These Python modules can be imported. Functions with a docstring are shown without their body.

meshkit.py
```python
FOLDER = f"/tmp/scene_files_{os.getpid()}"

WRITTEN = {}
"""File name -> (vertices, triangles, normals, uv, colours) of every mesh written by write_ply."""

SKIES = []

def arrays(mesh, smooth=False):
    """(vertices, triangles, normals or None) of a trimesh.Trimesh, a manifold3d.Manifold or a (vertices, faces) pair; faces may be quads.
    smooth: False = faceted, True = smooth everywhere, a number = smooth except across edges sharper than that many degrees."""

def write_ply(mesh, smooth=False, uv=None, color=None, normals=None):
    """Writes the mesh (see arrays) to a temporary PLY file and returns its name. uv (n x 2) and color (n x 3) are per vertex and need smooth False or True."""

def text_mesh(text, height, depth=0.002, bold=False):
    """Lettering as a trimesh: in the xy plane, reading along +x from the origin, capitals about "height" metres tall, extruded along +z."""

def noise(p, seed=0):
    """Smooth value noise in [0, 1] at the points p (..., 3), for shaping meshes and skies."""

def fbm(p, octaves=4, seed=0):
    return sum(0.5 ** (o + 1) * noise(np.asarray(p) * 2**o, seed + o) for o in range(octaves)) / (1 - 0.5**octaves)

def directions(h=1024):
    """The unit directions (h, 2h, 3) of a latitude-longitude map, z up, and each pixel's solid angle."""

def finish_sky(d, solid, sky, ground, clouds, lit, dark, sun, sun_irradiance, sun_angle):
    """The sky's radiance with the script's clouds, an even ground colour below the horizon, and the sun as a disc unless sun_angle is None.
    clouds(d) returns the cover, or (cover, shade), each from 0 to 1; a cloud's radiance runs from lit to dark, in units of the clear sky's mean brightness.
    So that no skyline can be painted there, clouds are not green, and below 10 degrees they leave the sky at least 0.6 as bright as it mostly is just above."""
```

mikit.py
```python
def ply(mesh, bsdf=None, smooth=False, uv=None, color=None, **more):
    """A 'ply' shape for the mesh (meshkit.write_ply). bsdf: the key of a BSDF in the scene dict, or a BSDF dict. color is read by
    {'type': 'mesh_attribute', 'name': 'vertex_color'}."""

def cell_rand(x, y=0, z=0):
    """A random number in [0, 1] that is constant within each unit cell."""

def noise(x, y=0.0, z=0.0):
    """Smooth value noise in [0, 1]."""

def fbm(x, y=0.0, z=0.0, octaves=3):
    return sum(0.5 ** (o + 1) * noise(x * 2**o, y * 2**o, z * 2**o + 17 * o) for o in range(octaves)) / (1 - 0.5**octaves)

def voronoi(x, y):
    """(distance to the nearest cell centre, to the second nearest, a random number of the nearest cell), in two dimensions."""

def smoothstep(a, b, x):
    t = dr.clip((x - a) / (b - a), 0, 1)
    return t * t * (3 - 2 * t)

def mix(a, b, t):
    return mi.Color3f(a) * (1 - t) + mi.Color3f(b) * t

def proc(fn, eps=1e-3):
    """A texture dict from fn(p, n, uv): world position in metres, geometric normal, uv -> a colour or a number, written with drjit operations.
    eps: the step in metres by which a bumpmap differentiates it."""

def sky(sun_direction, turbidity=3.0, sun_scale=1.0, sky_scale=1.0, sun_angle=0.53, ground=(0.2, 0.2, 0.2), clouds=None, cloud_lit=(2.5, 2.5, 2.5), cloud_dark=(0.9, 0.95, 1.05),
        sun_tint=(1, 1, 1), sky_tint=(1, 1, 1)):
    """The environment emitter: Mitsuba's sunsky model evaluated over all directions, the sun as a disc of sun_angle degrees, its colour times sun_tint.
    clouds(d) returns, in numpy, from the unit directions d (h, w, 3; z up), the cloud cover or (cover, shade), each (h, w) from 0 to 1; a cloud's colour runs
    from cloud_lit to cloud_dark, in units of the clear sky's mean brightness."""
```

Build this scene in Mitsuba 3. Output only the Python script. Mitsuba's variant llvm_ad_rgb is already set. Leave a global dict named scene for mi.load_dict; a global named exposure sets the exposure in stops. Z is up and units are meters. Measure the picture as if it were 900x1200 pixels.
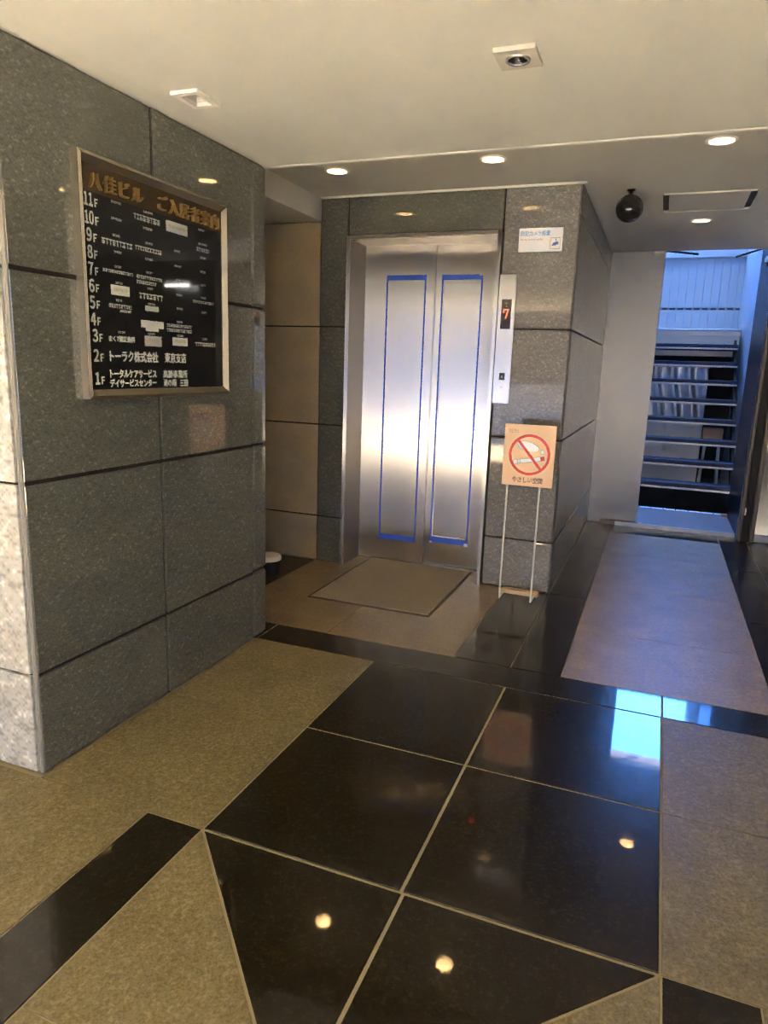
import math, random
import numpy as np, trimesh, drjit as dr, mitsuba as mi, mikit
from shapely.geometry import Polygon, box as sbox, Point
from shapely import union_all
from mikit import proc, noise, fbm, voronoi, smoothstep, mix

# All lengths below are in plan units; one unit is UNIT metres (applied when a mesh is written).
UNIT = 0.87
scene, labels = {}, {}
T4 = mi.ScalarTransform4f

# ---------------------------------------------------------------- camera, sky, exposure
EYE = np.array([0.0, 0.0, 1.5]) * UNIT
YAW, PITCH, ROLL, FOCAL = 0.369299, -0.207010, 0.034208, 813.380414
cy, sy, cp, sp, cr, sr = math.cos(YAW), math.sin(YAW), math.cos(PITCH), math.sin(PITCH), math.cos(ROLL), math.sin(ROLL)
fwd = np.array([-sy * cp, cy * cp, sp]); rt0 = np.array([cy, sy, 0.0]); up0 = np.cross(rt0, fwd)
upv = -sr * rt0 + cr * up0
scene['camera'] = {'type': 'perspective', 'fov': 2 * math.degrees(math.atan(450 / FOCAL)), 'fov_axis': 'x', 'near_clip': 0.02, 'far_clip': 300.0,
                   'to_world': T4().look_at(origin=EYE.tolist(), target=(EYE + fwd).tolist(), up=upv.tolist())}
scene['sky'] = mikit.sky((-0.78, -0.10, 0.95), turbidity=2.6, sun_scale=8.2, sky_scale=7.0, ground=(0.2, 0.2, 0.2), sky_tint=(0.42, 0.85, 1.5), sun_tint=(1.0, 0.98, 0.92))
exposure = 5.05
LAMP = 44.0          # radiance of the warm downlight bulbs
WARM = (1.0, 0.66, 0.33)
TUBE = 0.9

# ---------------------------------------------------------------- helpers
def put(key, mesh, bsdf, smooth=False, uv=None, **more):
    """One entry of the scene; a repeated key takes _001, _002 ..."""
    if key in scene:
        k = 1
        while f'{key}_{k:03d}' in scene: k += 1
        key = f'{key}_{k:03d}'
    if not isinstance(mesh, trimesh.Trimesh):
        mesh = trimesh.Trimesh(*mesh, process=False)
    m = mesh.copy(); m.apply_scale(UNIT)
    scene[key] = mikit.ply(m, bsdf, smooth=smooth, uv=uv, **more)
    return key
def tag(key, label, category=None, group=None, kind=None):
    labels[key] = {k: v for k, v in (('label', label), ('category', category), ('group', group), ('kind', kind)) if v}
    return key
def cat(*ms): return trimesh.util.concatenate([m for m in ms])
def bx(x0, x1, y0, y1, z0, z1):
    m = trimesh.creation.box((abs(x1 - x0), abs(y1 - y0), abs(z1 - z0)))
    m.apply_translation(((x0 + x1) / 2, (y0 + y1) / 2, (z0 + z1) / 2)); return m
def cbx(x0, x1, y0, y1, z0, z1, b=0.004):
    """A box with chamfered edges."""
    lo, hi = np.array([min(x0, x1), min(y0, y1), min(z0, z1)]), np.array([max(x0, x1), max(y0, y1), max(z0, z1)])
    b = min(b, 0.45 * float((hi - lo).min())); pts = []
    for i in (0, 1):
        for j in (0, 1):
            for k in (0, 1):
                c = np.array([(lo, hi)[i][0], (lo, hi)[j][1], (lo, hi)[k][2]]); s = np.array([(1, -1)[i], (1, -1)[j], (1, -1)[k]]) * b
                for a in range(3):
                    q = c + s; q[a] = c[a]; pts.append(q)
    return trimesh.convex.convex_hull(np.array(pts))
def uvbox(x0, x1, y0, y1, z0, z1):
    """A box whose uv runs (horizontal, vertical) in plan units on its upright faces: (mesh, uv)."""
    v, f, uv = [], [], []
    def quad(p, q):
        n = len(v); v.extend(p); uv.extend(q); f.extend([[n, n + 1, n + 2], [n, n + 2, n + 3]])
    quad([(x0, y0, z0), (x1, y0, z0), (x1, y0, z1), (x0, y0, z1)], [(x0, z0), (x1, z0), (x1, z1), (x0, z1)])
    quad([(x1, y1, z0), (x0, y1, z0), (x0, y1, z1), (x1, y1, z1)], [(x1, z0), (x0, z0), (x0, z1), (x1, z1)])
    quad([(x1, y0, z0), (x1, y1, z0), (x1, y1, z1), (x1, y0, z1)], [(y0, z0), (y1, z0), (y1, z1), (y0, z1)])
    quad([(x0, y1, z0), (x0, y0, z0), (x0, y0, z1), (x0, y1, z1)], [(y1, z0), (y0, z0), (y0, z1), (y1, z1)])
    quad([(x0, y0, z1), (x1, y0, z1), (x1, y1, z1), (x0, y1, z1)], [(x0, y0), (x1, y0), (x1, y1), (x0, y1)])
    quad([(x0, y1, z0), (x1, y1, z0), (x1, y0, z0), (x0, y0, z0)], [(x0, y1), (x1, y1), (x1, y0), (x0, y0)])
    return trimesh.Trimesh(np.array(v, float), np.array(f), process=False), np.array(uv, float)
def putuv(key, b, bsdf):
    m, uv = uvbox(*b); return put(key, m, bsdf, uv=uv)
def joined_uv(*bs):
    ms, uvs = zip(*[uvbox(*b) for b in bs])
    vs, fs, at = [], [], 0
    for m in ms: vs.append(m.vertices); fs.append(m.faces + at); at += len(m.vertices)
    return trimesh.Trimesh(np.vstack(vs), np.vstack(fs), process=False), np.vstack(uvs)
def ext(poly, h):
    ms = [trimesh.creation.extrude_polygon(g, h, engine='earcut') for g in getattr(poly, 'geoms', [poly]) if g.area > 1e-9]
    return cat(*ms)
def chamfer_prism(poly, z0, z1, b):
    """A convex plan polygon as a slab whose top edge is chamfered."""
    o = np.array(poly.exterior.coords)[:-1]; inn = np.array(poly.buffer(-b, join_style='mitre').exterior.coords)[:-1]
    return trimesh.convex.convex_hull(np.vstack([np.c_[o, np.full(len(o), z0)], np.c_[o, np.full(len(o), z1 - b)], np.c_[inn, np.full(len(inn), z1)]]))
def rod(p, q, r, n=12):
    return trimesh.creation.cylinder(radius=r, segment=np.array([p, q], float), sections=n)
def wire(pts, r, n=10):
    ms = [rod(a, b, r, n) for a, b in zip(pts[:-1], pts[1:])]
    for p in pts[1:-1]:
        s = trimesh.creation.icosphere(subdivisions=1, radius=r); s.apply_translation(p); ms.append(s)
    return cat(*ms)
def lathe(profile, center, n=40):
    m = trimesh.creation.revolve(np.array(profile, float), sections=n); m.apply_translation(center); return m
def place(mesh, origin, ex, ey):
    """A mesh drawn in the xy plane, depth along z, set into the plane through origin with the axes ex, ey (depth outward, ex x ey)."""
    ex, ey = np.array(ex, float), np.array(ey, float); m = np.eye(4)
    m[:3, 0], m[:3, 1], m[:3, 2], m[:3, 3] = ex, ey, np.cross(ex, ey), origin
    k = mesh.copy(); k.apply_transform(m); return k
GLYPHS = """! 32 0t0m0t0u0w0x0C0y0G0w0I0s0I0o0F0j0x0i|0v1y0G1y0E0F0w0G
0 56 0o0L0p1b0s1l0v1q0A1v0H1y0Q1y0Z1u161k1a0Z180C110o0W0k0Q0i0H0i0A0l0s0v/0z0L0A0E0C0y0G0t0N0r0Q0s0V0x0Z0O0Z120X1e0U1l0O1p0H1o0B1g0z16
1 56 0s0j0t0t0I0u0I1j0v1j0v1q0G1t0K1w0T1w0T0t170t180j
2 56 0o0j0n0q0r0u0t0u0L0N0L0P0Q0U0V170U1i0O1o0J1p0D1o0y1l0u1g0s1g0n1l0n1n0t1t0B1x0P1y0V1w121q151k16160Z0P0H0u190t1a0k190j
3 56 0m0s0m0u0r0A0t0A0x0v0E0s0P0s0S0t0W0x0Y0E0X0K0U0O0O0R0B0S0B110M120T160V1b0U1k0R1n0K1p0y1l0w1i0t1i0p1n0p1p0y1w0F1y0P1y0Y1v141p161k15160Y0Y0W0X0W0W140S190I190A160s100m0Q0i0E0i0x0k
4 56 0l0D0m0N0w100x140H1h0O1u0Q1w111w121v120M1b0M1b0D120D120k110j0R0j0R0D/0M170y0M0R0M0R1e0P1e
5 56 0m0r0m0u0q0z0t0z0y0u0D0s0R0t0W0y0Y0F0X0P0R0W0G0X0A0V0z0T0w0T0s0W0u1w151w161v151m0E1m0D170C160D140H160V151112150Y190O190C150s0Z0m0P0i0A0j0r0n0o0r
6 56 0p0I0p150s1h0w1o0C1u0M1y0W1y151u191p141j121j0V1o0M1o0I1m0C1e0z0Z0D100I140S150X14150Z1a0O1a0B160r100l0T0i0G0j0z0n0u0t/0A0H0B0C0E0w0L0r0Q0r0T0s0Z0A0Z0O0V0U0R0W0K0W0E0T0A0P
7 56 0o1m0o1w1a1w1a1p101c0S0S0P0A0O0j0D0j0D0u0E0u0E0D0G0N0K100Q1d0V1j0V1m
8 56 0o0x0p0L0r0P0A0X0t140r1a0r1h0u1p0y1t0H1x0R1x0Z1u141p171j16150Z0W160P1a0G1a0y170r120m0W0j0G0i0w0m0q0s/0y0A0z0x0D0t0H0r0R0r0U0s0Y0w0Z0G0W0L0U0L0S0O0G0S0C0P0y0I/0B1e0D170H130P0Z0V130X170X1i0U1m0Q1o0G1n0C1j
9 56 0n180p1k0t1r0y1v0F1y0O1y101s101q151l181c190O150y0X0n0M0i0C0i0w0k0r0p0p0p0p0s0u0x0w0x0y0u0D0s0M0s0Q0u0W0D0Y0R0W0R0S0N0M0L0F0L0y0N0q0V/0y150A0Z0G0U0O0U0S0W0Y130Y190U1k0N1p0H1p0D1n0y1e
E 59 0t1w1b1w1b1m0E1m0E111611160R0E0R0E0u1c0t1c0j0t0j
F 55 0t1w1b1w1b1m0E1m0E101610160Q0E0Q0E0j0t0j
S 60 0o0v0s0y0t0B0v0B0A0w0G0t0S0s100v130B130G100L0B0W0u130r1a0r1g0v1q0B1v0K1y0Z1x1a1r1c1n181k171h0T1o0I1n0D1i0D1b0H16160V1b0Q1e0K1e0y1b0s150m110k0U0i0I0i0t0o0o0t
T 60 0n1m0m1w1g1w1f1m0U1m0U0k0T0j0J0j0I0k0I1m
Y 53 0F0N0j1w0u1w0v1v0G180G150L0Y0O120O150T1d0T1g0Y1o101v111w1c1w1c1t0Q0N0Q0j0F0j
a 56 0p0u0p0D0u0L0G0R0W0U0V110R150G150z120y100v100r170w1b0I1f0S1f111b170Z170j0Y0j0W0o0K0i0B0i0t0m/0A0w0D0s0I0r0O0s0W0x0W0L0Q0L0E0H0A0D
c 51 0o0H0o0Q0q0Y0t140A1b0K1f0U1f16191616121312110Z110T150L150H130D0Z0A0R0A0E0E0w0K0s0T0s0Z0u110x130x170p120l0T0i0J0i0B0l0s0u
e 55 0o0H0o0Q0q0Y0w180y180D1d0J1f0W1e101c161619101a0W1a0J190I0A0H0C0y0K0s0S0r120v150v180o140l0V0i0K0i0A0m0t0t/0A0W0A0R0Z0R100V0Y110V140N160G140C10
i 28 0r1q0r1w0v1A0C1z0F1v0E1p0A1m0v1m|0s1d0D1d0D0j0s0j
m 93 0s1d0B1d0D180M1e0X1f141c18171f1c1m1f1u1f1z1d1E181H0Z1H0j1w0j1w0W1v111p151k151g131a0X1a0j0Z0j0Z0X0Y110S150N150J130D0X0D0j0s0j
n 61 0s1d0B1d0D180M1e0Z1f18191b121b0V1c0U1c0k1b0j110j100k100Y0X140T150O150J130D0X0D0j0s0j
o 61 0o0H0p0V0t140A1b0J1f0T1f131b19151d0X1e0E1c0x130m0X0j0J0i0x0o0q0z/0A0F0D0x0K0s0T0s0Z0w130G130Q100Z0V140K150D100A0S
p 62 0s1d0B1d0D190P1f0Y1f141d1a181b141d131g0Q1g0I1e0z160n0W0i0N0i0G0m0D0m0D000s00/0D0y0G0u0M0s0U0s100w140G140T11110Y140N150H120D0Y
r 39 0s1d0B1d0D170L1e0O1f0Y1e0W140P150L140G0Z0D0T0D0j0s0j
t 38 0m140m1c0u1d0v1f0v1s0F1s0F1d0T1d0U1c0U140F140F0x0I0s0L0r0T0t0V0k0P0i0G0i0C0j0x0n0u0u0u130t14
u 61 0r1c0s1d0C1d0D1c0D0y0G0t0P0s0U0u0Z0z0Z1c101d1a1d1b1c1b0k1a0j110j100q0T0k0N0i0B0j0v0o0s0u0s0B0r0C
y 52 0k1b0l1d0w1d0I0D0K0B0K0y0L0y0N0z0P0K0Z1d191d1a1c0P0d0L050H010C000y000n000o050y060D0b0G0l
い 100 1o1l1o1o1u1q1x1q1A1n1L0Y1P0A1F0x1A0Z1s1h|0w160w1t0H1t0G1b0H1a0H0T0M0z0P0v0W0u120C150O170O1d0H1c0A180s110k0X0i0N0j0E0s0y0K0x15
く 100 0E0S0F110O1a0Q1a0U1f0W1f161p181p1j1A1k1D1m1D1q1y1t1x1s1t1q1t1f1i1d1i14190X150Q0X0Q0U0V0P120L160G180G1v0l1v0i1s0f1n0c170t150t0M0L0K0L
ご 100 1F1D1G1G1L1I1U1v1U1s1N1p1L1v|0F1s1l1r1m1s1y1s1y1u1u1y1u1B1A1E1H1u1J1o1C1l1A1q1y1q1y1i0O1h0N1i0F1i|0z0t0A0N0K0O0L0M0J0H0J0x0O0s100p1f0p1E0t1F0j1j0f0X0f0N0h0H0k0B0p
さ 100 0z1d0A1n0M1l1c1l171z171C1a1D1i1C1i1x1l1n1y1o1F1r1I1r1J1o1J1h1q1e1q1d1w0Y1E0P1A0H1a0K1b0T1p0S1h171g1c0B1c|0C0u0C0H0G0R0K0S0Q0Q0M0H0M0x0R0r120o1j0o1k0p1z0q1z0k1x0g1r0f1h0f1g0e0W0f0J0k0F0o
し 100 0H1f0I1g0H1B0T1B0S190R180R0y0W0q120o1c0o1n0r1v0w1C0D1F0J1J0H1J0F1N0C1N0A1D0p1n0g1f0e0Z0e0Q0h0M0k0H0u
の 100 0s0H0s0W0u130A1e0L1o0Z1u1h1v1w1q1H1g1N131O0O1K0A1B0p1l0h1a0g160m160p1k0r1t0w1A0E1E0S1D111A191u1g1p1j1m1j1j1l1f1l1e1k1d18160J120A0U0q0O0n0H0n0D0p0w0w/0C0J0F0B0J0y0O0z0S0D100X141f141l0Y1k0Q1g0H170C0W
ま 100 0B0r0B0w0E0D0J0H0T0K170L160V0C0W0C160Q150R141614161g0C1j0C1s0Q1r0R1q161q161D1g1D1g1q1w1r1F1t1H1s1G1j1n1i1g1g1g151H181H0Y1g0V1g0J1h0H1p0F1z0A1H0t1J0t1J0p1F0j1D0j1t0s1i0x1h0x1h0p1d0i140e0S0e0K0g0E0k/0L0x0N0p0S0n120n170r170B0R0B
や 100 0t0S0p120r130v130I190E1k0z1q0A1t0J1v0R1e1b1l1b1n121w0Y1y0Y1A131E161E1h1t1k1s1k1p1i1p1i1n1x1o1B1n1L1g1O191O0Y1L0R1E0L1y0J1i0J1b0L1a0S1b0V1l0S1t0S1B0V1E101E171A1d1v1f1m1f0W160X10130P1e0j1e0g150d130e0Z0w0O0Z0K100w0S
ア 100 0v1m0w1w0B1v1M1v1Q1r1P1n1M1l1L1h1I1f1F191o0T1j0W1g0Z1g111l131y1g1A1l0w1l|0B0l0B0n0G0o0H0q0O0t0W0C110R11111212111d1b1e1c1d1b0O180D140v0X0n0L0f0I0f
イ 100 0s0S0t0W0J10181c1j1l1l1l1p1q1r1q1z1y1A1B1D1B1J1v1J1t1B1l1z1l1v1g1t1g1q1c1l1a1i171j0g170g18100x0L0v0M
カ 100 0u0m0u0o0C0s0L0B0P0H0W0Y0Y190X1a0w1a0w1k0Z1k0Z1z0Y1B0Z1C1a1C191k1D1k1I1h1G0E1E0t1A0k1u0h1f0h190i180o180s1q0r1t0t1x0N1x1a181a130N0Y0C0S0t0J0k0D0g0y0i
ク 100 0t0W0u0Z0D140P1g0P1i0W1q121E1c1B1c1y181t171p1E1q1K1m1F151v0M1o0F1o0D1g0v1e0v150n0M0e0J0f0D0m100w150B170B1j0N1u161w1g101g0X1a0J0W0H0W0C0R0y0S
ケ 100 0q0S0q0V0s0V0y110y130C160I1f0N1r0P1C0V1C101A101x0V1m0V1j1O1j1P1i1O191o191l0O1f0A170r170p0V0f0Q0g0K0k0K0m0S0q150E1c0V1e190P190M120A0O0x0O
サ 100 0q160q1h0t1g0K1g0K1A0V1A0V1g1l1g1l1B1v1B1v1g1P1g1P161v161u0L1q0y1o0x1n0t1f0l130e100e0U0k0U0m170s1f0A1k0N1l160V160V0H0K0H0K16
ス 100 0t0n0t0p0H0v0Q0B0T0F0V0F110M130M150Q1c0W1k181o1i1n1j0C1j0C1t0D1u0F1t1u1t1y1u1D1q1x1b1v1a1s121l0R1N0o1L0k1J0k1G0g1E0g1x0o1x0q1n0z1n0B1e0I0R0p0B0g
セ 100 0q0W0p160O1a0N1A0O1B0Y1B0Y1c1G1l1L1h1L1e1z0U1o0H1i0K1g0O1n0U1n0W1t121w190Y120Y0v130r1r0r1H0u1H0j1s0i1r0h120h0U0j0Q0m0O0q0O100B0Y0x0W
タ 100 0s0W0u0Z0z110M1d0M1f0Q1i0Y1u121F1c1C1c1z181t181q1E1r1K1n1K1k1I1i1D121z0X1x0R1t0N1v0J1x0J1E0D1B0y1y0v1v0v1r0A1l0D190r100l0L0e0J0e0G0i0E0i0C0m100x1d0I1a0N0T0X0T0Z10151l0S1t151w1h101h0X1b0R160R140C0R0z0Q
デ 100 1F1F1G1H1M1J1T1z1V1t1R1r1N1r1K1z|0r160s171N171N0X1e0X1d0I180u0X0i0N0d0H0h0F0k0T0s100B130K140X0s0X|0D1n0E1x0G1w1t1w1v1x1w1w1w1m0K1n0E1m|1A1t1u1C1B1F1K1q1G1n1C1n
ト 100 0Q0g0R0n0R1t0Q1A121A11191y0Y1I0S1F0K1B0J1A0L1v0M1p0Q110Y110k120h110g
ビ 100 1A1B1A1E1G1G1O1v1P1q1I1o|0C1y0N1y0M150O141f1c1w1k1s1u1p1x1p1A1v1C1y1z1E1o1E1m1y1k1B1b1m140N0U0M0S0M0y0O0t0W0r1i0r1j0s1t0s1F0u1F0k1E0j1n0i1m0h0T0h0K0j0F0m0C0t
メ 100 0v0m0w0p0C0r0R0B170R140W0G1c0J1i0L1k0P1j1e121i161o1i1t1z1E1w1y1f1n0U1K0y1H0s1E0p1C0p1B0s1m0H1k0H1h0L1f0L1e0J100v0Y0v0V0r0J0j0B0g
ラ 100 0x1a0y1b0A1a1C1a1F1b1G191K181L151J131F0P1A0G1n0s160i0Y0f0T0f0O0k0N0n110r1i0B1t0O1x100y10|0G1y1D1y1E1p1D1o0G1o
ル 100 190m1a0o1a1y1k1y1l1x1k1u1k0w1q0y1A0H1C0H1L0R1L0T1O0T1S0N1S0K1D0v1B0v1q0m1k0k1j0i1e0h|0q0l0q0o0y0u0y0w0D0B0I0N0J130K140K1u0J1x0K1y0U1y0T0S0P0C0L0u0B0i0w0h
ン 100 0x0p0x0r0N0u0Y0y1g0I1q0S1s0S1s0U1z101z121G1a1I1g1J1h1L1g1P191P151G0U1G0S1n0A100n0G0h0D0h|0A1o0A1q0F1v0I1w0R1o0T1o0W1k0Y1k141d161d171911130Z130R1c0P1c0C1o
ー 100 0t121N121N0R0t0R
三 100 0p0q0q0s1Q0s1Q0i0q0i|0v1x0w1y1K1y1L1o0w1o|0C100D111C111D0R0C0R
事 100 0o0D0o0L130M130Q0z0Q0x0R0y0Y130Z13130A130A1n121n131r0q1r0q1z131z131H1c1H1d1z1Q1z1R1y1Q1r1d1q1d1n1G1n1H1m1H141G131d121e0Y1I0Y1I0L1T0K1S0D1I0D1I0m1H0l1z0l1y0q1d0q1c0f1a0c140a0Q0a0N0f0N0i120i130j130q0x0q0w0x0x0y130y130D/1d0M1y0L1y0Q1d0Q/1e0D1d0y1y0y1y0D/1d1b1x1a1x1g1d1g/0J1e0L1a131a131g0K1g
京 100 0p1u0q1v131v131y0Z1D0Z1G181I1f1v1Q1v1R1m0q1m|1q0z1s0D1x0F1N0o1N0m1Q0k1Q0h1I0d1A0p|0C1f1F1f1F0J1d0J1d0f1b0c150a0P0a0M0j130j130J0C0J/0L0T1v0S1v160L16|0o0i0p0l0r0l0z0t0H0F0Q0C0Q0A0N0y0L0t0x0e0u0d0r0h
会 100 0n170o190E1g0P1p0R1p121z171H1b1H1f1F1g1E1f1y1p1p1y1j1T1a1T181O131O111y181x130K130J170H170F150t10/0R1d0R1c1r1d181s|0s0J0s0S1P0S1P0J160J0Q0q120p130q1s0r1s0t1i0C1m0G1r0H1I0p1I0n1N0i1N0f1I0b1F0b1A0j1v0j1u0i0W0g0V0f0z0d0w0m0B0o0N0A0N0C0S0G0S0I
佳 100 0M0n0N0o1g0p1g0D0T0D0T0M1g0M1g0X1h0Y0Q0Z0Q181g181g1l0V1l0V1u1g1u1g1H1q1H1q1u1M1u1N1t1M1l1q1l1q181R181R0Z1p0Y1q0X1q0M1O0M1O0D1q0D1q0p1T0o1T0f0N0f|0n100o140s170A1j0K1H0S1F0T1D0S1A0J1h0J0b0A0b0A100y100s0T
入 100 0n0i0p0l0A0r0K0B0K0D0R0L0Y10121d121i0P1w0N1w0N1z0R1F0W1D181r1g1f1u0M1D0B1D0z1O0p1T0n1T0k1P0c1G0h1s0w1i0Q1g0R1b131a13160S0X0B0J0l0H0l0D0g0w0c0u0c
八 100 1g1p1g1z1p1A1r1d1x0Q1H0w1U0j1U0h1R0g1O0c1M0c1J0g1H0g1G0j1B0n1q0H1j151h1p|0m0i0v0r0E0H0K110M1l0N1m0N1x0O1y0X1x0Y1u0X1t0V170S0T0M0B0E0n0u0c0s0c
内 100 0t1q131q131H1d1H1d1q1N1q1N0g1M0e1H0b1o0b1m0k1E0k1E0B1C0B1w0w1r0B1r0D180U170U130L0R0z0L0v0I0v0I0x0C0B0C0a0t0a/1b161C0F1C0D1E0D1E1h1d1h/0C0C0E0C0N0I0Y0V1215131h0E1h0C1g
居 100 0m0f0o0k0q0l0u0w0x0N0x1B0y1C1L1C1L1c1K1b1k1a1k121R121Q0T1k0T1k0J1J0J1K0I1K0c1J0b1A0b1z0e0X0e0W0b0U0a0N0b0N0J1b0J1a0T0G0T0E0x0w0c0s0b/0H1l1B1k1C1s0I1t/0W0o1A0n1A0A0W0A/0H131b121b1b0H1b
店 100 0m0f0s0t0v0K0v1u0w1v181v141F1d1H1j1v1R1v1R1m0F1m0F0N0E0N0C0t0v0b0s0b|0M0O180O181k1i1k1i181O181O0Z1i0Y1i0O1J0O1K0N1K0e1J0c1A0c1z0g0X0g0V0c0M0c/0W0q1A0p1A0F0W0F
式 100 0o1n0p1o1e1o1e1H1o1G1o1o1F1o1y1x1s1A1s1C1w1G1A1G1G1A1I1A1N1v1N1s1K1o1S1o1S1g1R1f1p1f1p151u0D1A0p1F0k1J0l1L0v1L0D1P0C1U0y1S0j1P0d1K0a1E0a1z0c1s0j1n0t1j0G1g0W1f1f0p1f|0r0e0p0n0I0q0K0s0K0T0s0T0s121c121c0T0U0T0U0u1f0x1f0o1a0o0t0d
所 100 0Y0f0Y0i130n160t1a0J1a1w1d1y1o1z1M1G1N1D1R1A1R1y1K1v1k1p1k191T191T101H101H0b1y0b1x101k101j0E1d0l150a|0m0f0m0i0o0k0r0u0s0L0t0M0t1x0M1A131F181z181x0S1s0C1p0C1i131i130M0C0M0A0r0w0e0u0b0r0b0o0f/0C0W0U0V0U190C19
支 100 0n0h0n0k0I0o0W0t0Y0v0O0F0O0H0I0N0E0W0v0W0v140w151316131j0r1j0r1s131s131H1d1H1d1s1P1s1P1j1d1i1d151C151H121A0N1j0v1p0r1y0o1S0l1T0i1O0b1B0d1o0h180p0P0g0w0b0r0b/0Q0W0Q0S0W0M0W0K180B1g0F1n0M1n0O1r0R1s0V
東 100 0n0j0o0l0F0s0U0E0z0F0y0G0y1h0z1i131j131p0q1p0q1y131y131H1d1H1d1y1R1y1R1p1d1o1d1i1J1i1J0F1m0E1w0v1T0k1T0i1O0e1O0c1L0c1w0k1e0z1d0b130b120z0N0m0x0d0t0c/1d0O1z0N1z0V1d0V/1d141z131z1a1d1a/0I0O130N130V0I0V/0I141313131a0I1a
株 100 0m0D0u0Q0C1e0B1f0p1f0o1n0p1o0D1o0D1H0M1H0M1o0Z1o0Z1f0M1e0M1c0W0X0Y0X0Y1012100W16111d171C1g1B1e1o1m1o1m1H1v1H1v1o1O1o1P1n1O1f1v1f1v111S101S0R1B0Q1F0G1L0x1V0o1Q0j1Q0h1N0h1I0m1A0y1z0C1x0D1x0G1w0G1v0b1m0b1l0G1b0r100g0X0g0S0n0X0q190D1g0P1g0R0X0R0U0N0S0N0O0X0M0X0M0b0D0b0D0P0B0P0y0F0s0v0q0w/1b1f15101m101m1f
案 100 0r0c0n0k0E0p0U0z0T0A0o0A0o0I130J120Q0J0M0s0L0p0T0H0U0R0X0R0Y0C100C120K190K1b0q1b0p1c0p1i0r1k0r1A121A101F181I1d1A1P1A1Q1z1Q1l1P1k1R1j1R1b1x1b1o101I0T1M0T1P0R1N0O1L0O1J0L1E0L1v0P1f0T190T170R1d0P1d0I1S0I1S0A1m0z1p0w1A0q1U0k1U0i1P0c1D0f1r0l1q0n1j0q1g0u1e0u1d0c1c0b130b120u100u0R0m0u0c/171n141j1G1j1G1s161s/0S160W141b121i161l1a0W1b/0A1s0A1j0T1j0Y1s
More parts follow.
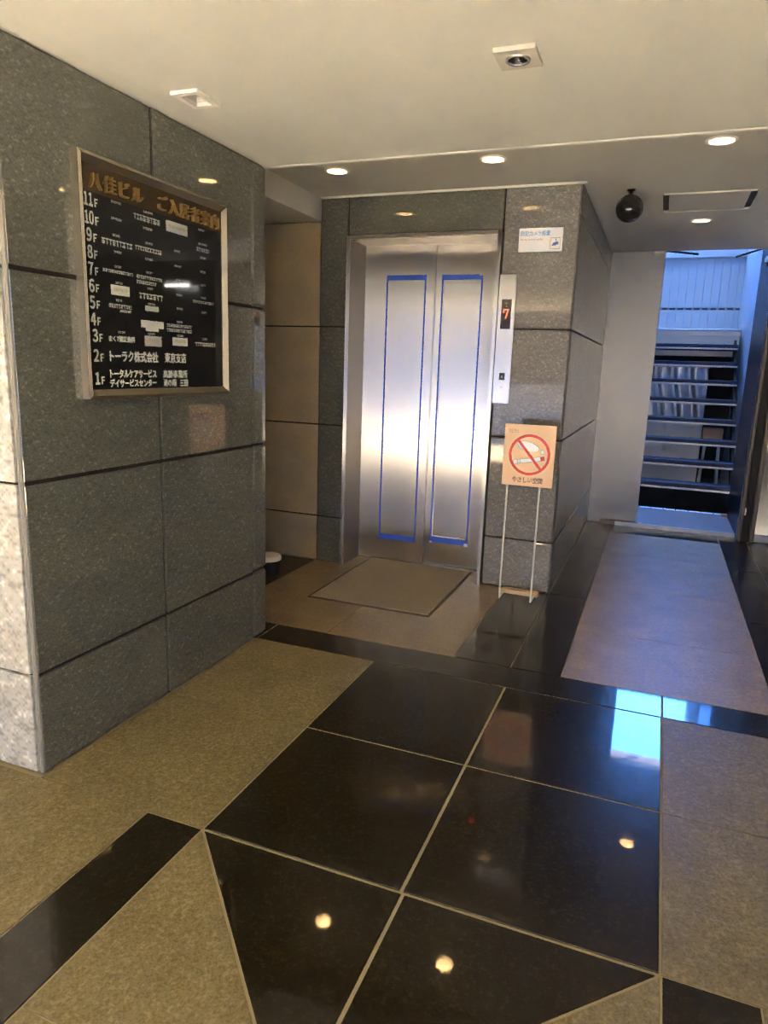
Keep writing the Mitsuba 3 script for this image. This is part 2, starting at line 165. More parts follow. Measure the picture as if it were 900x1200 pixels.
業 100 0n0i0o0l0v0m0F0r0I0r0T0y0S0z0p0z0q0H130I130N0z0N0z0V120V130Z0u100u180P190L1h0q1h0q1p0F1p0y1E0C1G0G1G0N1w0Q1p0U1p0U1H0V1I131H141p1d1p1d1H1e1I1m1H1n1p1s1p1t1q1A1G1K1E1D1p1R1p1R1i1Q1h1w1h1s191N181N101d0Z1e0V1I0V1I0N1d0N1d0I1R0H1R0z1n0y1q0v1A0q1G0p1L0m1T0l1T0i1O0c1F0e1q0l1e0u1d0t1d0b130b120u0T0n0u0c0s0c0r0f/0W1h10181h181l1g1k1h
正 100 0o0f0o0o0C0o0C1a0L1a0M180M0o140o160q161q141r0s1r0s1A1O1A1P1z1P1r1g1r1g111L111L0S1g0S1g0p1S0o1S0f
歯 100 0o1c0p1k0E1k0E1C0N1C0O1k131k131H1d1H1d1z1J1z1J1r1d1r1d1l1S1k1S1c1L1a1M191M0b1E0a1C0f0v0f0u0g0u180v1a/1c1b1c0T1h0T1h0W1m121o181r181w161w141p0T1B0T1B0L1k0K1m0H1o0H1y0y1y0w1s0s1i0C1c0F1c0o1D0o1D191E1b/0D1b0E190F0x0Q0C0Y0K0G0L0G0T0Q0U0K160R180Z0W0Y0T130T1319141a/0F0v0E0v0E0o130o130D110D0U0v0M0q0K0q
港 100 0n180n1b0q1d0q1f0x1e0J160K160K1d111d111m0O1m0N1r0J1n0G1r0t1y0s1B0w1G0z1G0F1D0O1v101v111G1b1H1b1v1r1v1s1G1B1H1C1v1Q1v1R1u1Q1m1C1m1C1d1T1d1U1b1T141E141D121I0X1I0V1V0K1O0D1D0M1D0y1C0x180x180n1a0k1D0k1F0n1F0v1H0w1L0t1O0t1N0j1L0f1D0b1a0b130d100g0Z0k0Y0K0P0C0L0E0y0c0u0d0p0i0u0p0F0O0I0P0L0M0O0N0Y0Y10130K140I100E0X0w14/1b14170V1w0W1s14/180G1u0F1u0N180N/1b1e1s1d1s1m1b1m
犯 100 130o131y141z1N1z1N0U1J0P1o0O1m0U1m0X1C0X1E0Y1E1q1d1q1d0n1h0k1G0k1J0m1K0p1L0B1O0B1U0y1T0n1Q0f1J0b1d0b190c150g|0m0E0m0G0t0K0F0W0F0Y0K140J1b0H1f0t150n1a0n1d0s1f0B1o0B1q0s1z0p1A0p1C0t1G0w1H0J1w0N1z0S1H0V1G0X1D0Z1D0Z1A0O1m0S1e0V0X0U0t0P0f0I0b0t0b0q0i0q0k0E0k0I0m0L0x0L0O0J0O0t0y0r0y0r0A
田 100 0t1A1O1A1O0c1N0b1F0b1D0h0D0h0B0b0t0b/1c0s1E0r1E0S1c0S/1c131E121E1r1c1r/0C0s130r130S0C0S/0C131312131r0C1r
矯 100 0m0i0v0s0z0A0D0Q0D0V0o0V0o140s150n190n1d0r1k0w1I0E1G0C1v0Y1v0Z1s1e1s1g1u1g1w121w101D1p1E1I1H1N1C1M1A1I1z1q1x1p1u1p1s1S1s1R1k1F1k1K1e1T1a1T171O121K151H151H0V180V18151615141310120Z0V0M0V0L0P0X0z0Y0R0Z0S1Q0S1R0R1R0h1O0c1A0b1y0g1y0j1I0j1H0K170K170b0Y0b0Y0q0W0q0V0n0T0n0Q0u0J0C0I0C0H0w0D0o0t0c/1g131z121z191g19/1k1k1j1g1w1h1u1k/0N150Y140W19141d191k0Y1k0X1m0N1m/0A1m0u140E140E1m|1c0H1D0H1D0m1l0m1j0i1c0i/1v0z1k0A1k0t1v0t
社 100 0V0f0W0o1m0o1m131013101c1m1c1m1I1v1I1w1G1w1c1R1c1R131w131w0o1T0o1T0f|0m0L0m0O0y0W0N1e0N1h0p1h0o1i0p1q0H1q0F1w0z1C0A1F0H1H0Q1v0Q1s0O1s0O1q0X1q101n0Y1g0W1f0U190P11110P110L0X0G0V0G0O0P0M0P0M0b0D0b0D0N0A0N0s0F0p0F
科 100 0Z0B100E140F1x0J1x1H1G1I1H1H1H0L1S0M1T0L1T0D1H0C1H0c1x0b1x0A170v100v|181u191y1c1A1f1A1u1n1u1k1q1g1n1g1l1k1j1k|1314181a1a1a1i151l111n111s0W1s0U1n0P1l0P1d0Y|0p0u0m0C0u0M0C150o160n1e0o1f0E1g0E1s0r1q0o1x0L1C0W1G111A111y0O1u0O1f121f12160P160O15100R110M0X0H0V0H0Q0R0O0R0O0c0E0b0E0M0C0M0y0C0r0t
空 100 0r160r1v131v131y101C101G161I1a1H1f1v1P1v1Q1u1Q1a1P191G191G1m0B1m0A16|0r0e0r0n130n130K0C0K0B0T0w0S0s0X0t110w110I170Q1e0S1e0V1i0Z1h121e121b0O100D0V0D0T1F0T1G0S1F0K1d0K1d0n1P0n1Q0m1P0e|1e1a1e1d1i1i1k1i1L131P0Z1K0T1H0T1o16
置 100 0p0d0p0l0C0l0C1210130Z160q160q1e121f111h0w1h0v1i0v1D1M1D1N1C1N1j1L1h1d1h1c1f1P1e1P161b1619131E121E0l1R0l1S0k1R0d/1D1v1o1w1o1p1D1p/0L0x1t0w1u0z0M0A/0L0I1t0H1u0J0M0K/0L0S1t0R1u0U0M0V/0M0p0M0l1u0m1t0p/111q1f1p1f1w111w/0S1v0E1w0E1p0S1p
者 100 0m0I0o0L0u0M0F0S0I0S0W100W120p120o130p1b0X1b0X1m0x1m0y1v0X1v0X1H161H171v1u1v1w1t1F1E1N1A1N1y1J1v1J1t1s1c1R1b1S1a1R121e12140U1F0T1F0b1w0b1v0e0U0e0T0b0J0b0J0I0G0I0u0C0r0C/0T0o1w0n1w0v0T0v/0U0L0T0D1w0D1w0L/161c1d1b1n1k1n1m161m
設 100 0s0M0X0M0Y0L0Y0k160m1h0s1h0u170G130Q0Z0Q0Z0T0X0S0s0S0s100X100Y0Z11100X150s150s1d0X1d0Y191019151e181k181D191E1F1E1F1d1R1d1S151R141z151w1a1w1v1i1v1h1j1f1d1a15171414101K0Z1M0Y1N0X1M0Q1G0E1x0s1G0n1T0k1U0i1R0g1P0b1L0b1A0f1p0m130b0Z0b0V0h0B0h0A0c0s0c/1d0P1k0D1p0A1r0A1s0D1x0H1B0P1e0Q/0B0q0P0p0P0E0B0E|0o1i0o1q0F1q0C1z0z1C0z1F0F1I0I1G0O1v0O1t0L1s0L1q121q121i
間 100 0O0W0P0X1r0X1s0V1s0k1F0k1F121c121b131b1C1c1D1O1D1P1C1P0k1O0f1L0c1s0a1o0k0Y0k0X0f0O0f/1l1b1F1a1F1h1l1h/1l1q1F1p1F1v1l1v/0X0t1i0s1i0A0X0A/0Y0P0X0I1i0I1i0P|0s1D141D14120C120C0c0B0a0s0b/0C1b0V1a0V1h0C1h/0D1v0C1p0V1p0V1v
防 100 0r1D0U1D0Y1A0V1q1k1q1l1u1h1F1q1H1v1q1S1q1S1h1j1h1j141M141L0u1J0i1G0d1C0b1l0b1k0c1i0k1x0k1A0m1B0A1C0B1C0U1j0V1f0E180p0W0d0Q0b0Q0d0L0i0R0l130z190V1a1h0U1h0U1k0S1k0O180S130W0V0X0Q0W0D0Q0x0F0w0C0F0M0F0O0J0O0Q0M0X0J120F150F1a0H1c0M1t0B1u0A0b0r0b
陽 100 0r1D0R1D0W1A0M190R101T101T0S1f0S1d0Q1d0N1Q0N1O0o1M0g1J0c1u0b1s0h1s0j1D0j1G0w1F0F1B0F1v0q1r0k1m0g1m0e1k0e1i0b1c0f1c0i1f0j1m0r1r0A1s0F1m0F1d0q120f0Z0d0W0d0S0j0X0m1b0B1c0F170F150C0V0t0T0t0O0z0E0y0C0E0A0E0A0b0r0b/0U0F0W0F0Z0I0Z0K130N140S0U0S0V0K/0A0H0K0H0M0K0M0S0K0Y0H130D160D190K1r0K1u0A1u|111C121E1K1E1L1D1L151K1412141116/1a1r1C1q1C1w1a1w/1c1j1a1c1C1c1C1i1B1j
高 100 0q1o0p1x131x111G181I1a1I1e1x1Q1x1R1w1Q1o|0t0U1N0U1O0T1N0f1J0c1v0b1s0h1s0j1E0j1E0M0D0M0C0b0t0b|0E1k0G1l1B1l1D1k1D0Z1B0Y0F0Y0E0Z/0O171s161t1c0P1d|0L0I0M0J1t0J1u0I1u0m1t0l0V0l0T0g0M0g0L0h/0V0B0U0t1l0t1l0B
齢 100 0o170n1f0u1g0u1B0D1A0E1g0K1g0K1H0T1H0T1y181y191p0T1p0T1h1b1g1c191e1a1i1j1k1k1s1I1A1G1z1y1G1k1M1e1M1c1U151U121S121O0X1E181w1o1u1o1q1d1u1d1x1a1E0Z1z0T1K0U1P0R1P0O1K0E1G0A1D0t1A0r1I0g1D0b1B0b1y0g1h0v1h0x1m0B1u0w1C0J1C0L1d0L1d0T1w0T1u101q161n181e0W1a0X1a0c190b120b120g100h0r0f0q0g0q100y100y0Q0D0Q0D0T0z120C140F140I0V0K0V0K16/0R170S0X0T0X0V140Z141113111117111a16/0R0A0Q0o0Y0o120p120x0W0u0U0z/0V0J0Z0B120A120J/10100X0Q120Q1210/0z0t0y0p0z0n0K0o0K0z0I0z0E0t0A0s/0z0J0y0A0z0z0G0I"""
_A = '0123456789abcdefghijklmnopqrstuvwxyzABCDEFGHIJKLMNOPQRSTUVWXYZ'
FONT = {}
for ln in GLYPHS.split('\n'):
    ch, adv, body = ln[0], *ln[2:].split(' ')
    ps = []
    for pg in body.split('|'):
        rings = []
        for rg in pg.split('/'):
            n = [_A.index(rg[i]) * 62 + _A.index(rg[i + 1]) - 20 for i in range(0, len(rg), 2)]
            rings.append(list(zip(n[0::2], n[1::2])))
        ps.append(Polygon(rings[0], rings[1:]).buffer(0))
    FONT[ch] = (int(adv), union_all(ps))
from shapely import affinity
def text_shape(s, height, width=None, gap=0.0, bold=0.0):
    """Lettering as a shapely shape: ideographs about height tall, from the origin along +x; width squeezes or stretches it."""
    x, out = 0.0, []
    for ch in s:
        if ch == ' ': x += 55; continue
        adv, g = FONT[ch]
        out.append(affinity.translate(g.buffer(bold) if bold else g, x, 0)); x += adv + gap
    k = height / 92.0; kx = k if width is None else width / (x - gap)
    return affinity.scale(affinity.translate(union_all(out), 0, 0), kx, k, origin=(0, 0))
def text(s, height, depth=0.002, **kw): return ext(text_shape(s, height, **kw), depth)

# ---------------------------------------------------------------- materials
def rgb(*c): return {'type': 'rgb', 'value': list(c)}
def speckle(base, fleck, dark, scale=260.0, amount=1.0):
    def fn(p, n, uv):
        x, y, z = p.x * scale, p.y * scale, p.z * scale
        a = noise(x, y, z); b = noise(x * .43 + 31, y * .43, z * .43); w = fbm(p.x * 9, p.y * 9, p.z * 9, 3)
        c = mix(dark, base, smoothstep(.2, .55, a * .6 + b * .4))
        c = mix(c, fleck, smoothstep(.6, .8, a * .45 + b * .55) * amount)
        return c * (.86 + .28 * w)
    return proc(fn)
def polished(tex, rough, spec=0.5): return {'type': 'principled', 'base_color': tex, 'roughness': rough, 'specular': spec}
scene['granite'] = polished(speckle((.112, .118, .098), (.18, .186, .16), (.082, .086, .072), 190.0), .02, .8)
scene['granite_lit'] = polished(speckle((.215, .21, .19), (.33, .325, .30), (.155, .152, .135), 190.0), .05, .5)  # lighter copy of granite; daylight on the column front is in the colour
scene['granite_matte'] = polished(rgb(.06, .06, .058), .7, .2)
scene['granite_pale'] = polished(speckle((.44, .43, .39), (.66, .65, .60), (.27, .262, .23), 105.0), .75, .3)  # paler and rougher than granite, with coarser speckle
scene['granite_beige'] = polished(speckle((.42, .335, .195), (.48, .39, .25), (.36, .28, .16), 300.0, .6), .45, .4)
scene['joint_dark'] = {'type': 'diffuse', 'reflectance': rgb(.035, .03, .028)}
BLACK = speckle((.009, .0066, .0024), (.02, .015, .007), (.006, .0045, .002), 240.0, .7)
scene['tile_black'] = {'type': 'blendbsdf', 'weight': .35, 'a': polished(BLACK, .02, .82), 'b': polished(BLACK, .25, .55)}
scene['tile_beige'] = polished(speckle((.17, .138, .068), (.24, .198, .11), (.13, .104, .049), 240.0, .7), .45, .22)
scene['tile_tan'] = polished(speckle((.285, .21, .108), (.345, .26, .145), (.235, .17, .085), 260.0, .6), .4, .3)
scene['tile_tan_shaded'] = polished(speckle((.185, .138, .07), (.235, .18, .10), (.15, .11, .052), 260.0, .6), .34, .45)  # darker copy of the tan tile; the dimmer light is in the colour
scene['tile_brown_dark'] = polished(speckle((.04, .03, .018), (.06, .045, .03), (.03, .022, .014), 240.0, .6), .3, .4)
scene['grout'] = {'type': 'diffuse', 'reflectance': rgb(.25, .215, .135)}
scene['ceiling_paint'] = {'type': 'diffuse', 'reflectance': proc(lambda p, n, uv: mix((.62, .625, .575), (.66, .665, .615), fbm(p.x * 2.2, p.y * 2.2, p.z, 3)))}
scene['ceiling_shade_bay'] = {'type': 'diffuse', 'reflectance': rgb(.56, .56, .515)}  # ceiling paint darkened; shade beyond the step is put into the colour
scene['granite_honed'] = polished(rgb(.21, .205, .18), .6, .3)
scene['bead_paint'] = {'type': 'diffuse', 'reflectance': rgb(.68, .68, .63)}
scene['plate_putty'] = polished(rgb(.5, .475, .41), .4)
scene['white_paint'] = {'type': 'diffuse', 'reflectance': rgb(.8, .78, .73)}
def steel(au, av, tint): return {'type': 'roughconductor', 'material': 'none', 'distribution': 'ggx', 'alpha_u': au, 'alpha_v': av, 'specular_reflectance': tint}
scene['steel_door'] = {'type': 'twosided', 'b': steel(.5, .035, rgb(.95, .95, .95))}
scene['steel_panel'] = {'type': 'twosided', 'b': steel(.35, .16, rgb(.41, .41, .405))}
scene['steel'] = {'type': 'twosided', 'b': steel(.18, .18, rgb(.68, .675, .66))}
scene['steel_dark'] = {'type': 'twosided', 'b': steel(.12, .2, rgb(.3, .31, .33))}
scene['steel_mirror'] = {'type': 'twosided', 'b': steel(.05, .07, rgb(.27, .27, .28))}
scene['steel_brown'] = polished(rgb(.15, .125, .10), .4, .4)
scene['foil'] = {'type': 'twosided', 'b': steel(.15, .15, rgb(.96, .90, .80))}
scene['steel_jamb'] = {'type': 'twosided', 'b': steel(.35, .1, rgb(.36, .33, .29))}
scene['bronze_frame'] = {'type': 'twosided', 'b': steel(.14, .14, rgb(.44, .40, .31))}
scene['mat_brown'] = {'type': 'diffuse', 'reflectance': proc(lambda p, n, uv: mix((.19, .165, .125), (.36, .32, .255), noise(p.x * 420, p.y * 420, p.z * 300)))}
scene['rubber_dark'] = polished(rgb(.05, .04, .03), .6, .3)
scene['board_black'] = polished(rgb(.012, .0125, .013), .02, .5)
scene['board_bronze'] = polished(rgb(.035, .022, .010), .12, .5)
scene['gold'] = {'type': 'twosided', 'b': steel(.3, .3, rgb(.50, .34, .14))}
scene['print_white'] = polished(rgb(.5, .51, .46), .5)
scene['print_dim'] = polished(rgb(.30, .31, .29), .5)
scene['print_grey'] = polished(rgb(.38, .39, .37), .5)
scene['paper_white'] = polished(rgb(.82, .83, .84), .22)
scene['paper_peach'] = polished(rgb(.90, .63, .38), .5)
scene['red'] = polished(rgb(.72, .075, .06), .5)
scene['brown_print'] = polished(rgb(.36, .17, .09), .5)
scene['line_grey'] = polished(rgb(.42, .34, .24), .5)
scene['blue_tape'] = polished(rgb(.035, .11, .60), .45)
scene['blue_pale'] = polished(rgb(.24, .42, .66), .5)
scene['blue_deep'] = polished(rgb(.06, .13, .42), .5)
scene['black_gloss'] = polished(rgb(.012, .012, .012), .12, .6)
scene['black_matte'] = polished(rgb(.02, .02, .02), .6, .3)
scene['beige_plastic'] = polished(rgb(.52, .44, .34), .4)
scene['cream'] = polished(rgb(.72, .68, .58), .4)
scene['wood'] = polished(proc(lambda p, n, uv: mix((.52, .36, .20), (.66, .49, .30), fbm(p.x * 8, p.y * 90, p.z * 90, 3))), .55)
scene['stand_wire'] = polished(rgb(.75, .75, .68), .35, .5)
scene['reflector'] = {'type': 'twosided', 'b': {'type': 'diffuse', 'reflectance': rgb(.45, .42, .36)}}
scene['wall_white'] = {'type': 'diffuse', 'reflectance': rgb(.40, .44, .48)}
scene['stair_paint'] = polished(rgb(.05, .055, .065), .5, .4)
scene['stair_nosing'] = {'type': 'twosided', 'b': steel(.3, .3, rgb(.5, .5, .5))}
scene['stair_rubber'] = polished(rgb(.022, .026, .04), .6, .3)
scene['stair_fascia'] = polished(rgb(.66, .57, .45), .4)
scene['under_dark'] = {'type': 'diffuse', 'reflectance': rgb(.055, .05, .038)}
scene['cabinet_grey'] = polished(rgb(.85, .77, .64), .5)
scene['cardboard'] = {'type': 'diffuse', 'reflectance': rgb(.66, .42, .27)}
scene['white_gloss'] = polished(rgb(.85, .85, .82), .3)
scene['pavement'] = {'type': 'diffuse', 'reflectance': rgb(.30, .28, .24)}
scene['facade'] = {'type': 'diffuse', 'reflectance': rgb(.42, .385, .31)}
scene['tile_platform'] = polished(rgb(.22, .18, .15), .35)
scene['tile_white'] = polished(rgb(.75, .75, .73), .4)
scene['glass'] = {'type': 'thindielectric', 'int_ior': 1.3}
scene['glass_dark'] = polished(rgb(.02, .024, .03), .05, .6)

# ---------------------------------------------------------------- floor: grout bed and stone tiles
tag('floor', 'polished black and beige granite tile floor with thin pale joints', kind='structure')
put('floor', bx(-3.7, 2.4, -2.2, 7.45, -.12, -.004), 'grout')
def tile(poly, bsdf, gap=.006, top=0.0):
    p = Polygon(poly).buffer(-gap, join_style='mitre')
    put('floor__tile', chamfer_prism(p, -.02, top, .0012), bsdf)
def tiles(xs, ys, bsdf, gap=.006):
    for x0, x1 in zip(xs[:-1], xs[1:]):
        for y0, y1 in zip(ys[:-1], ys[1:]):
            tile([(x0, y0), (x1, y0), (x1, y1), (x0, y1)], bsdf, gap)
XA, XM, XB = -1.245, -.553, .157
YA, YB, YC, YD = 1.668, 2.393, 3.135, 3.37
tiles([XA, XM, XB], [YA, YB, YC], 'tile_black')
tiles([-1.947, XA], [YA, YB, YC], 'tile_beige', .002)
tiles([XB, .86, 1.56, 2.3], [YA, YB, YC], 'tile_beige', .002)
tiles([-3.6, -1.947, XB, 2.3], [YC, YD], 'tile_black', .004)
CX, CY, YL = (XA + XB) / 2, YA - (XB - XA) / 2, YA - (XB - XA)
def triangle(a, b, c, m): tile([a, b, c], m, .003 if m == 'tile_beige' else .006)
for m, a, b in (('tile_black', (XA, YA), (CX, YA)), ('tile_black', (CX, YA), (XB, YA)), ('tile_black', (XA, YL), (CX, YL)), ('tile_black', (CX, YL), (XB, YL)),
                ('tile_beige', (XA, CY), (XA, YA)), ('tile_beige', (XA, YL), (XA, CY)), ('tile_beige', (XB, CY), (XB, YA)), ('tile_beige', (XB, YL), (XB, CY))):
    triangle(a, b, (CX, CY), m)
for x0, x1, ys in ((-1.465, XA, [-2.2, -1.13, YL, YA]), (XB, .387, [-2.2, -1.13, YL, YA])):
    tiles([x0, x1], ys, 'tile_black', .004)
tiles([-3.6, -2.9, -2.2, -1.465], [-2.2, -1.45, -.5, .268, .968, YA], 'tile_beige', .002)
tiles([.387, 1.09, 1.79, 2.3], [-2.2, -1.45, -.5, .268, .968, YA], 'tile_beige', .002)
tiles([XA, CX, XB], [-2.2, -1.13, -.43, YL], 'tile_beige', .002)
tiles([-3.6, -2.387], [YD, 4.70], 'tile_brown_dark', .003)
tiles([-2.387, -1.63, -.878], [YD, 4.70], 'tile_tan_shaded', .0015)
tiles([-2.13, -1.085], [4.70, 4.97], 'tile_tan_shaded', .0015)
tiles([-.878, -.575], [YD, 4.70], 'tile_black', .004)
tiles([-.575, -.318], [YD, 4.70, 6.2, 7.36], 'tile_black', .004)
tiles([-.318, .646], [YD, 4.10, 5.08, 6.09, 6.93], 'tile_tan', .002)
tiles([.646, .885, 1.6, 2.3], [YD, 4.7, 6.0, 7.27], 'tile_black', .004)
tiles([-.318, .646], [6.93, 7.27], 'tile_black', .004)

# ---------------------------------------------------------------- stone clad walls
def face_y(holder, y, xs, zs, m, depth=.03, gap=.005, b=.003):
    """Slabs facing the viewer (towards -y)."""
    for x0, x1 in zip(xs[:-1], xs[1:]):
        for z0, z1 in zip(zs[:-1], zs[1:]):
            put(holder + '__stone_panel', cbx(x0 + gap, x1 - gap, y, y + depth, z0 + gap, z1 - gap, b), m)
def face_x(holder, x, ys, zs, m, depth=.03, gap=.005, b=.003, ends=(0, 0)):
    """Slabs facing +x (depth > 0 runs to -x) or -x (depth < 0)."""
    for i, (y0, y1) in enumerate(zip(ys[:-1], ys[1:])):
        for z0, z1 in zip(zs[:-1], zs[1:]):
            put(holder + '__stone_panel', cbx(x - depth, x, y0 + gap, y1 - gap, z0 + gap, z1 - gap, b), m)
ZL = [0, .382, 1.072, 1.768, 2.452]
tag('wall_left', 'wall of polished dark grey granite panels carrying the floor directory', kind='structure')
put('wall_left', bx(-3.62, -1.960, 1.699, 3.231, 0, 2.46), 'joint_dark')
face_x('wall_left', -1.947, [1.686, 2.39, 3.108], ZL, 'granite', gap=.008, b=.002)
face_x('wall_left', -1.947, [3.108, 3.25], ZL, 'granite', gap=.006, b=.012)
tag('wall_front_end', 'pale daylit granite end face of the left wall', kind='structure')
for z0, z1 in zip(ZL[:-1], ZL[1:]):
    for x0, x1 in ((-3.62, -2.7), (-2.7, -1.972)):
        put('wall_front_end__stone_panel', cbx(x0 + .004, x1 - .004, 1.680, 1.705, z0 + .005, z1 - .005, .003), 'granite_pale')
put('wall_front_end__edge_strip', cbx(-1.970, -1.950, 1.683, 1.702, 0, 2.45, .006), 'granite_honed')
ZE = [0, .355, 1.057, 1.767, 2.645]
tag('wall_elevator', 'grey granite clad lift shaft wall with dark joints', kind='structure')
put('wall_elevator', bx(-1.052, -.592, 4.703, 7.42, 0, 2.66), 'joint_dark')
put('wall_elevator__pier', bx(-2.368, -2.162, 4.703, 5.3, 0, 2.66), 'joint_dark')
put('wall_elevator__lintel', bx(-2.162, -1.052, 4.703, 5.3, 2.452, 2.66), 'joint_dark')
put('wall_elevator__lintel', bx(-2.162, -1.052, 4.703, 4.94, 2.392, 2.45), 'joint_dark')
face_y('wall_elevator', 4.689, [-2.370, -2.153], ZE, 'granite')
face_y('wall_elevator', 4.689, [-2.153, -1.058], [2.383, 2.645], 'granite')
face_y('wall_elevator', 4.689, [-1.058, -.578], ZE, 'granite_lit', b=.008)
face_x('wall_elevator', -.578, [4.715, 7.36], [0, .355, 1.057, 1.767, 2.46, 2.645], 'granite')
tag('wall_recess', 'beige stone panelled wall in the recess beside the lift', kind='structure')
put('wall_recess', bx(-3.62, -2.372, 4.712, 4.9, 0, 2.66), 'joint_dark')
face_y('wall_recess', 4.699, [-3.60, -2.372], [0, .355, 1.057, 1.767, 2.49], 'granite_beige')
tag('wall_side', 'dark granite wall on the street side of the lobby', kind='structure')
put('wall_side', cat(bx(-3.9, -3.62, -2.2, 5.0, 0, 2.66)), 'joint_dark')
face_x('wall_side', -3.6, [-2.2, -.9, .4, 1.68], ZL, 'granite')
tag('wall_right', 'dark granite wall on the right of the lobby', kind='structure')
put('wall_right', bx(2.32, 2.7, -2.2, 7.3, 0, 2.66), 'joint_dark')
face_x('wall_right', 2.305, [-2.2, -.9, .4, 1.7, 3.27, 4.8, 6.2, 7.25], ZL, 'granite_matte', depth=-.03)

# ---------------------------------------------------------------- ceilings
LAMPS = [(-1.963, 4.09), (-1.004, 4.085), (.145, 4.058), (.141, 5.989)]
SQ1, SQ2 = (-1.775, -1.66, 2.29, 2.44), (-.583, -.455, 2.283, 2.42)
tag('ceiling', 'plain off-white lower ceiling over the lobby', kind='structure')
lo = sbox(-3.9, -2.2, 2.6, 3.27).difference(sbox(SQ1[0] + .022, SQ1[2] + .022, SQ1[1] - .022, SQ1[3] - .022)).difference(Point(-.519, 2.35).buffer(.036))
m = ext(lo, .4); m.apply_translation((0, 0, 2.45)); put('ceiling', m, 'ceiling_paint')
tag('ceiling_lift_bay', 'raised ceiling in front of the lift with round downlights', kind='structure')
hi = sbox(-3.9, 3.27, 2.6, 7.365)
for x, y in LAMPS: hi = hi.difference(Point(x, y).buffer(.064))
for x in (-.126, .390): hi = hi.difference(sbox(x, 5.115, x + .040, 5.635))
m = ext(hi, .205); m.apply_translation((0, 0, 2.645)); put('ceiling_lift_bay', m, 'ceiling_shade_bay')
tag('ceiling_recess', 'lowered soffit over the recess left of the lift', kind='structure')
put('ceiling_recess', bx(-3.62, -2.372, 3.27, 4.71, 2.49, 2.66), 'ceiling_paint')
tag('added_trim_2', 'thin pale bead added to mark the edge of the lower ceiling', kind='structure')
put('added_trim_2', cbx(-1.96, 2.30, 3.245, 3.274, 2.446, 2.456, .003), 'bead_paint')  # paler strip added so the light step at the ceiling edge reads
tag('trim_1', 'thin pale trim where the granite meets the ceiling', kind='structure')
put('trim_1', cat(bx(-2.37, -.555, 4.672, 4.689, 2.633, 2.647)), 'white_paint')

# ---------------------------------------------------------------- round downlights
def downlight(i, x, y, label):
    k = 'downlight' if i == 0 else f'downlight_{i:03d}'
    tag(k, label, 'downlight', 'round lit downlights in the raised ceiling')
    z = 2.645
    put(k + '__trim_ring', lathe([(.060, .0), (.060, -.006), (.072, -.006), (.076, .0), (.060, .0)], (x, y, z)), 'white_paint', smooth=30)
    put(k + '__reflector', lathe([(.062, -.002), (.055, .05), (.045, .10), (.0005, .102)], (x, y, z)), 'reflector', smooth=30)
    d = trimesh.creation.icosphere(subdivisions=2, radius=.0125); d.apply_scale((1, 1, .8)); d.apply_translation((x, y, z + .072))
    put(k + '__bulb', d, 'white_paint', smooth=True, emitter={'type': 'area', 'radiance': rgb(*[LAMP * c for c in WARM])})
for i, (p, l) in enumerate(zip(LAMPS, ('lit round downlight over the dark pillar left of the lift, nearest the directory wall',
                                       'lit round downlight straight in front of the lift doors',
                                       'lit round downlight by the ceiling step, in front of the ceiling hatch',
                                       'lit round downlight behind the ceiling hatch, closest to the stairs'))):
    downlight(i, *p, l)

# ---------------------------------------------------------------- unlit square fittings in the lower ceiling
def ring_square(x0, x1, y0, y1, w, z0, z1):
    m = ext(sbox(x0, y0, x1, y1).difference(sbox(x0 + w, y0 + w, x1 - w, y1 - w)), z1 - z0); m.apply_translation((0, 0, z0)); return m
tag('recessed_lamp', 'small square recessed lamp, unlit, in the ceiling above the directory wall', 'ceiling lamp')
x0, x1, y0, y1 = SQ1
put('recessed_lamp__frame', ring_square(x0, x1, y0, y1, .022, 2.438, 2.452), 'white_paint')
put('recessed_lamp__box', cat(bx(x0 + .015, x0 + .022, y0 + .015, y1 - .015, 2.45, 2.54), bx(x1 - .022, x1 - .015, y0 + .015, y1 - .015, 2.45, 2.54), bx(x0 + .02, x1 - .02, y1 - .022, y1 - .015, 2.45, 2.54), bx(x0 + .02, x1 - .02, y0 + .015, y0 + .022, 2.45, 2.54)), 'reflector')
put('recessed_lamp__socket', cat(bx(x0 + .018, x1 - .018, y0 + .018, y1 - .018, 2.53, 2.54), rod((-1.717, 2.365, 2.53), (-1.717, 2.365, 2.485), .02)), 'black_matte')
tag('spot_fitting', 'square unlit ceiling spotlight plate with a round aperture', 'ceiling lamp')
x0, x1, y0, y1 = SQ2; c = (-.519, 2.35)
m = ext(sbox(x0, y0, x1, y1).difference(Point(*c).buffer(.034, 32)), .014); m.apply_translation((0, 0, 2.436)); put('spot_fitting__plate', m, 'plate_putty')
put('spot_fitting__aperture_ring', lathe([(.031, .0), (.031, -.005), (.038, -.005), (.038, .0), (.031, .0)], (*c, 2.436)), 'steel', smooth=30)
put('spot_fitting__reflector', lathe([(.033, .0), (.026, .045), (.0005, .047)], (*c, 2.437)), 'steel_mirror', smooth=30)
put('spot_fitting__lamp_clip', cat(bx(c[0] - .004, c[0] + .004, c[1] - .03, c[1] + .03, 2.44, 2.452), rod((c[0], c[1], 2.478), (c[0], c[1], 2.45), .011)), 'black_gloss')

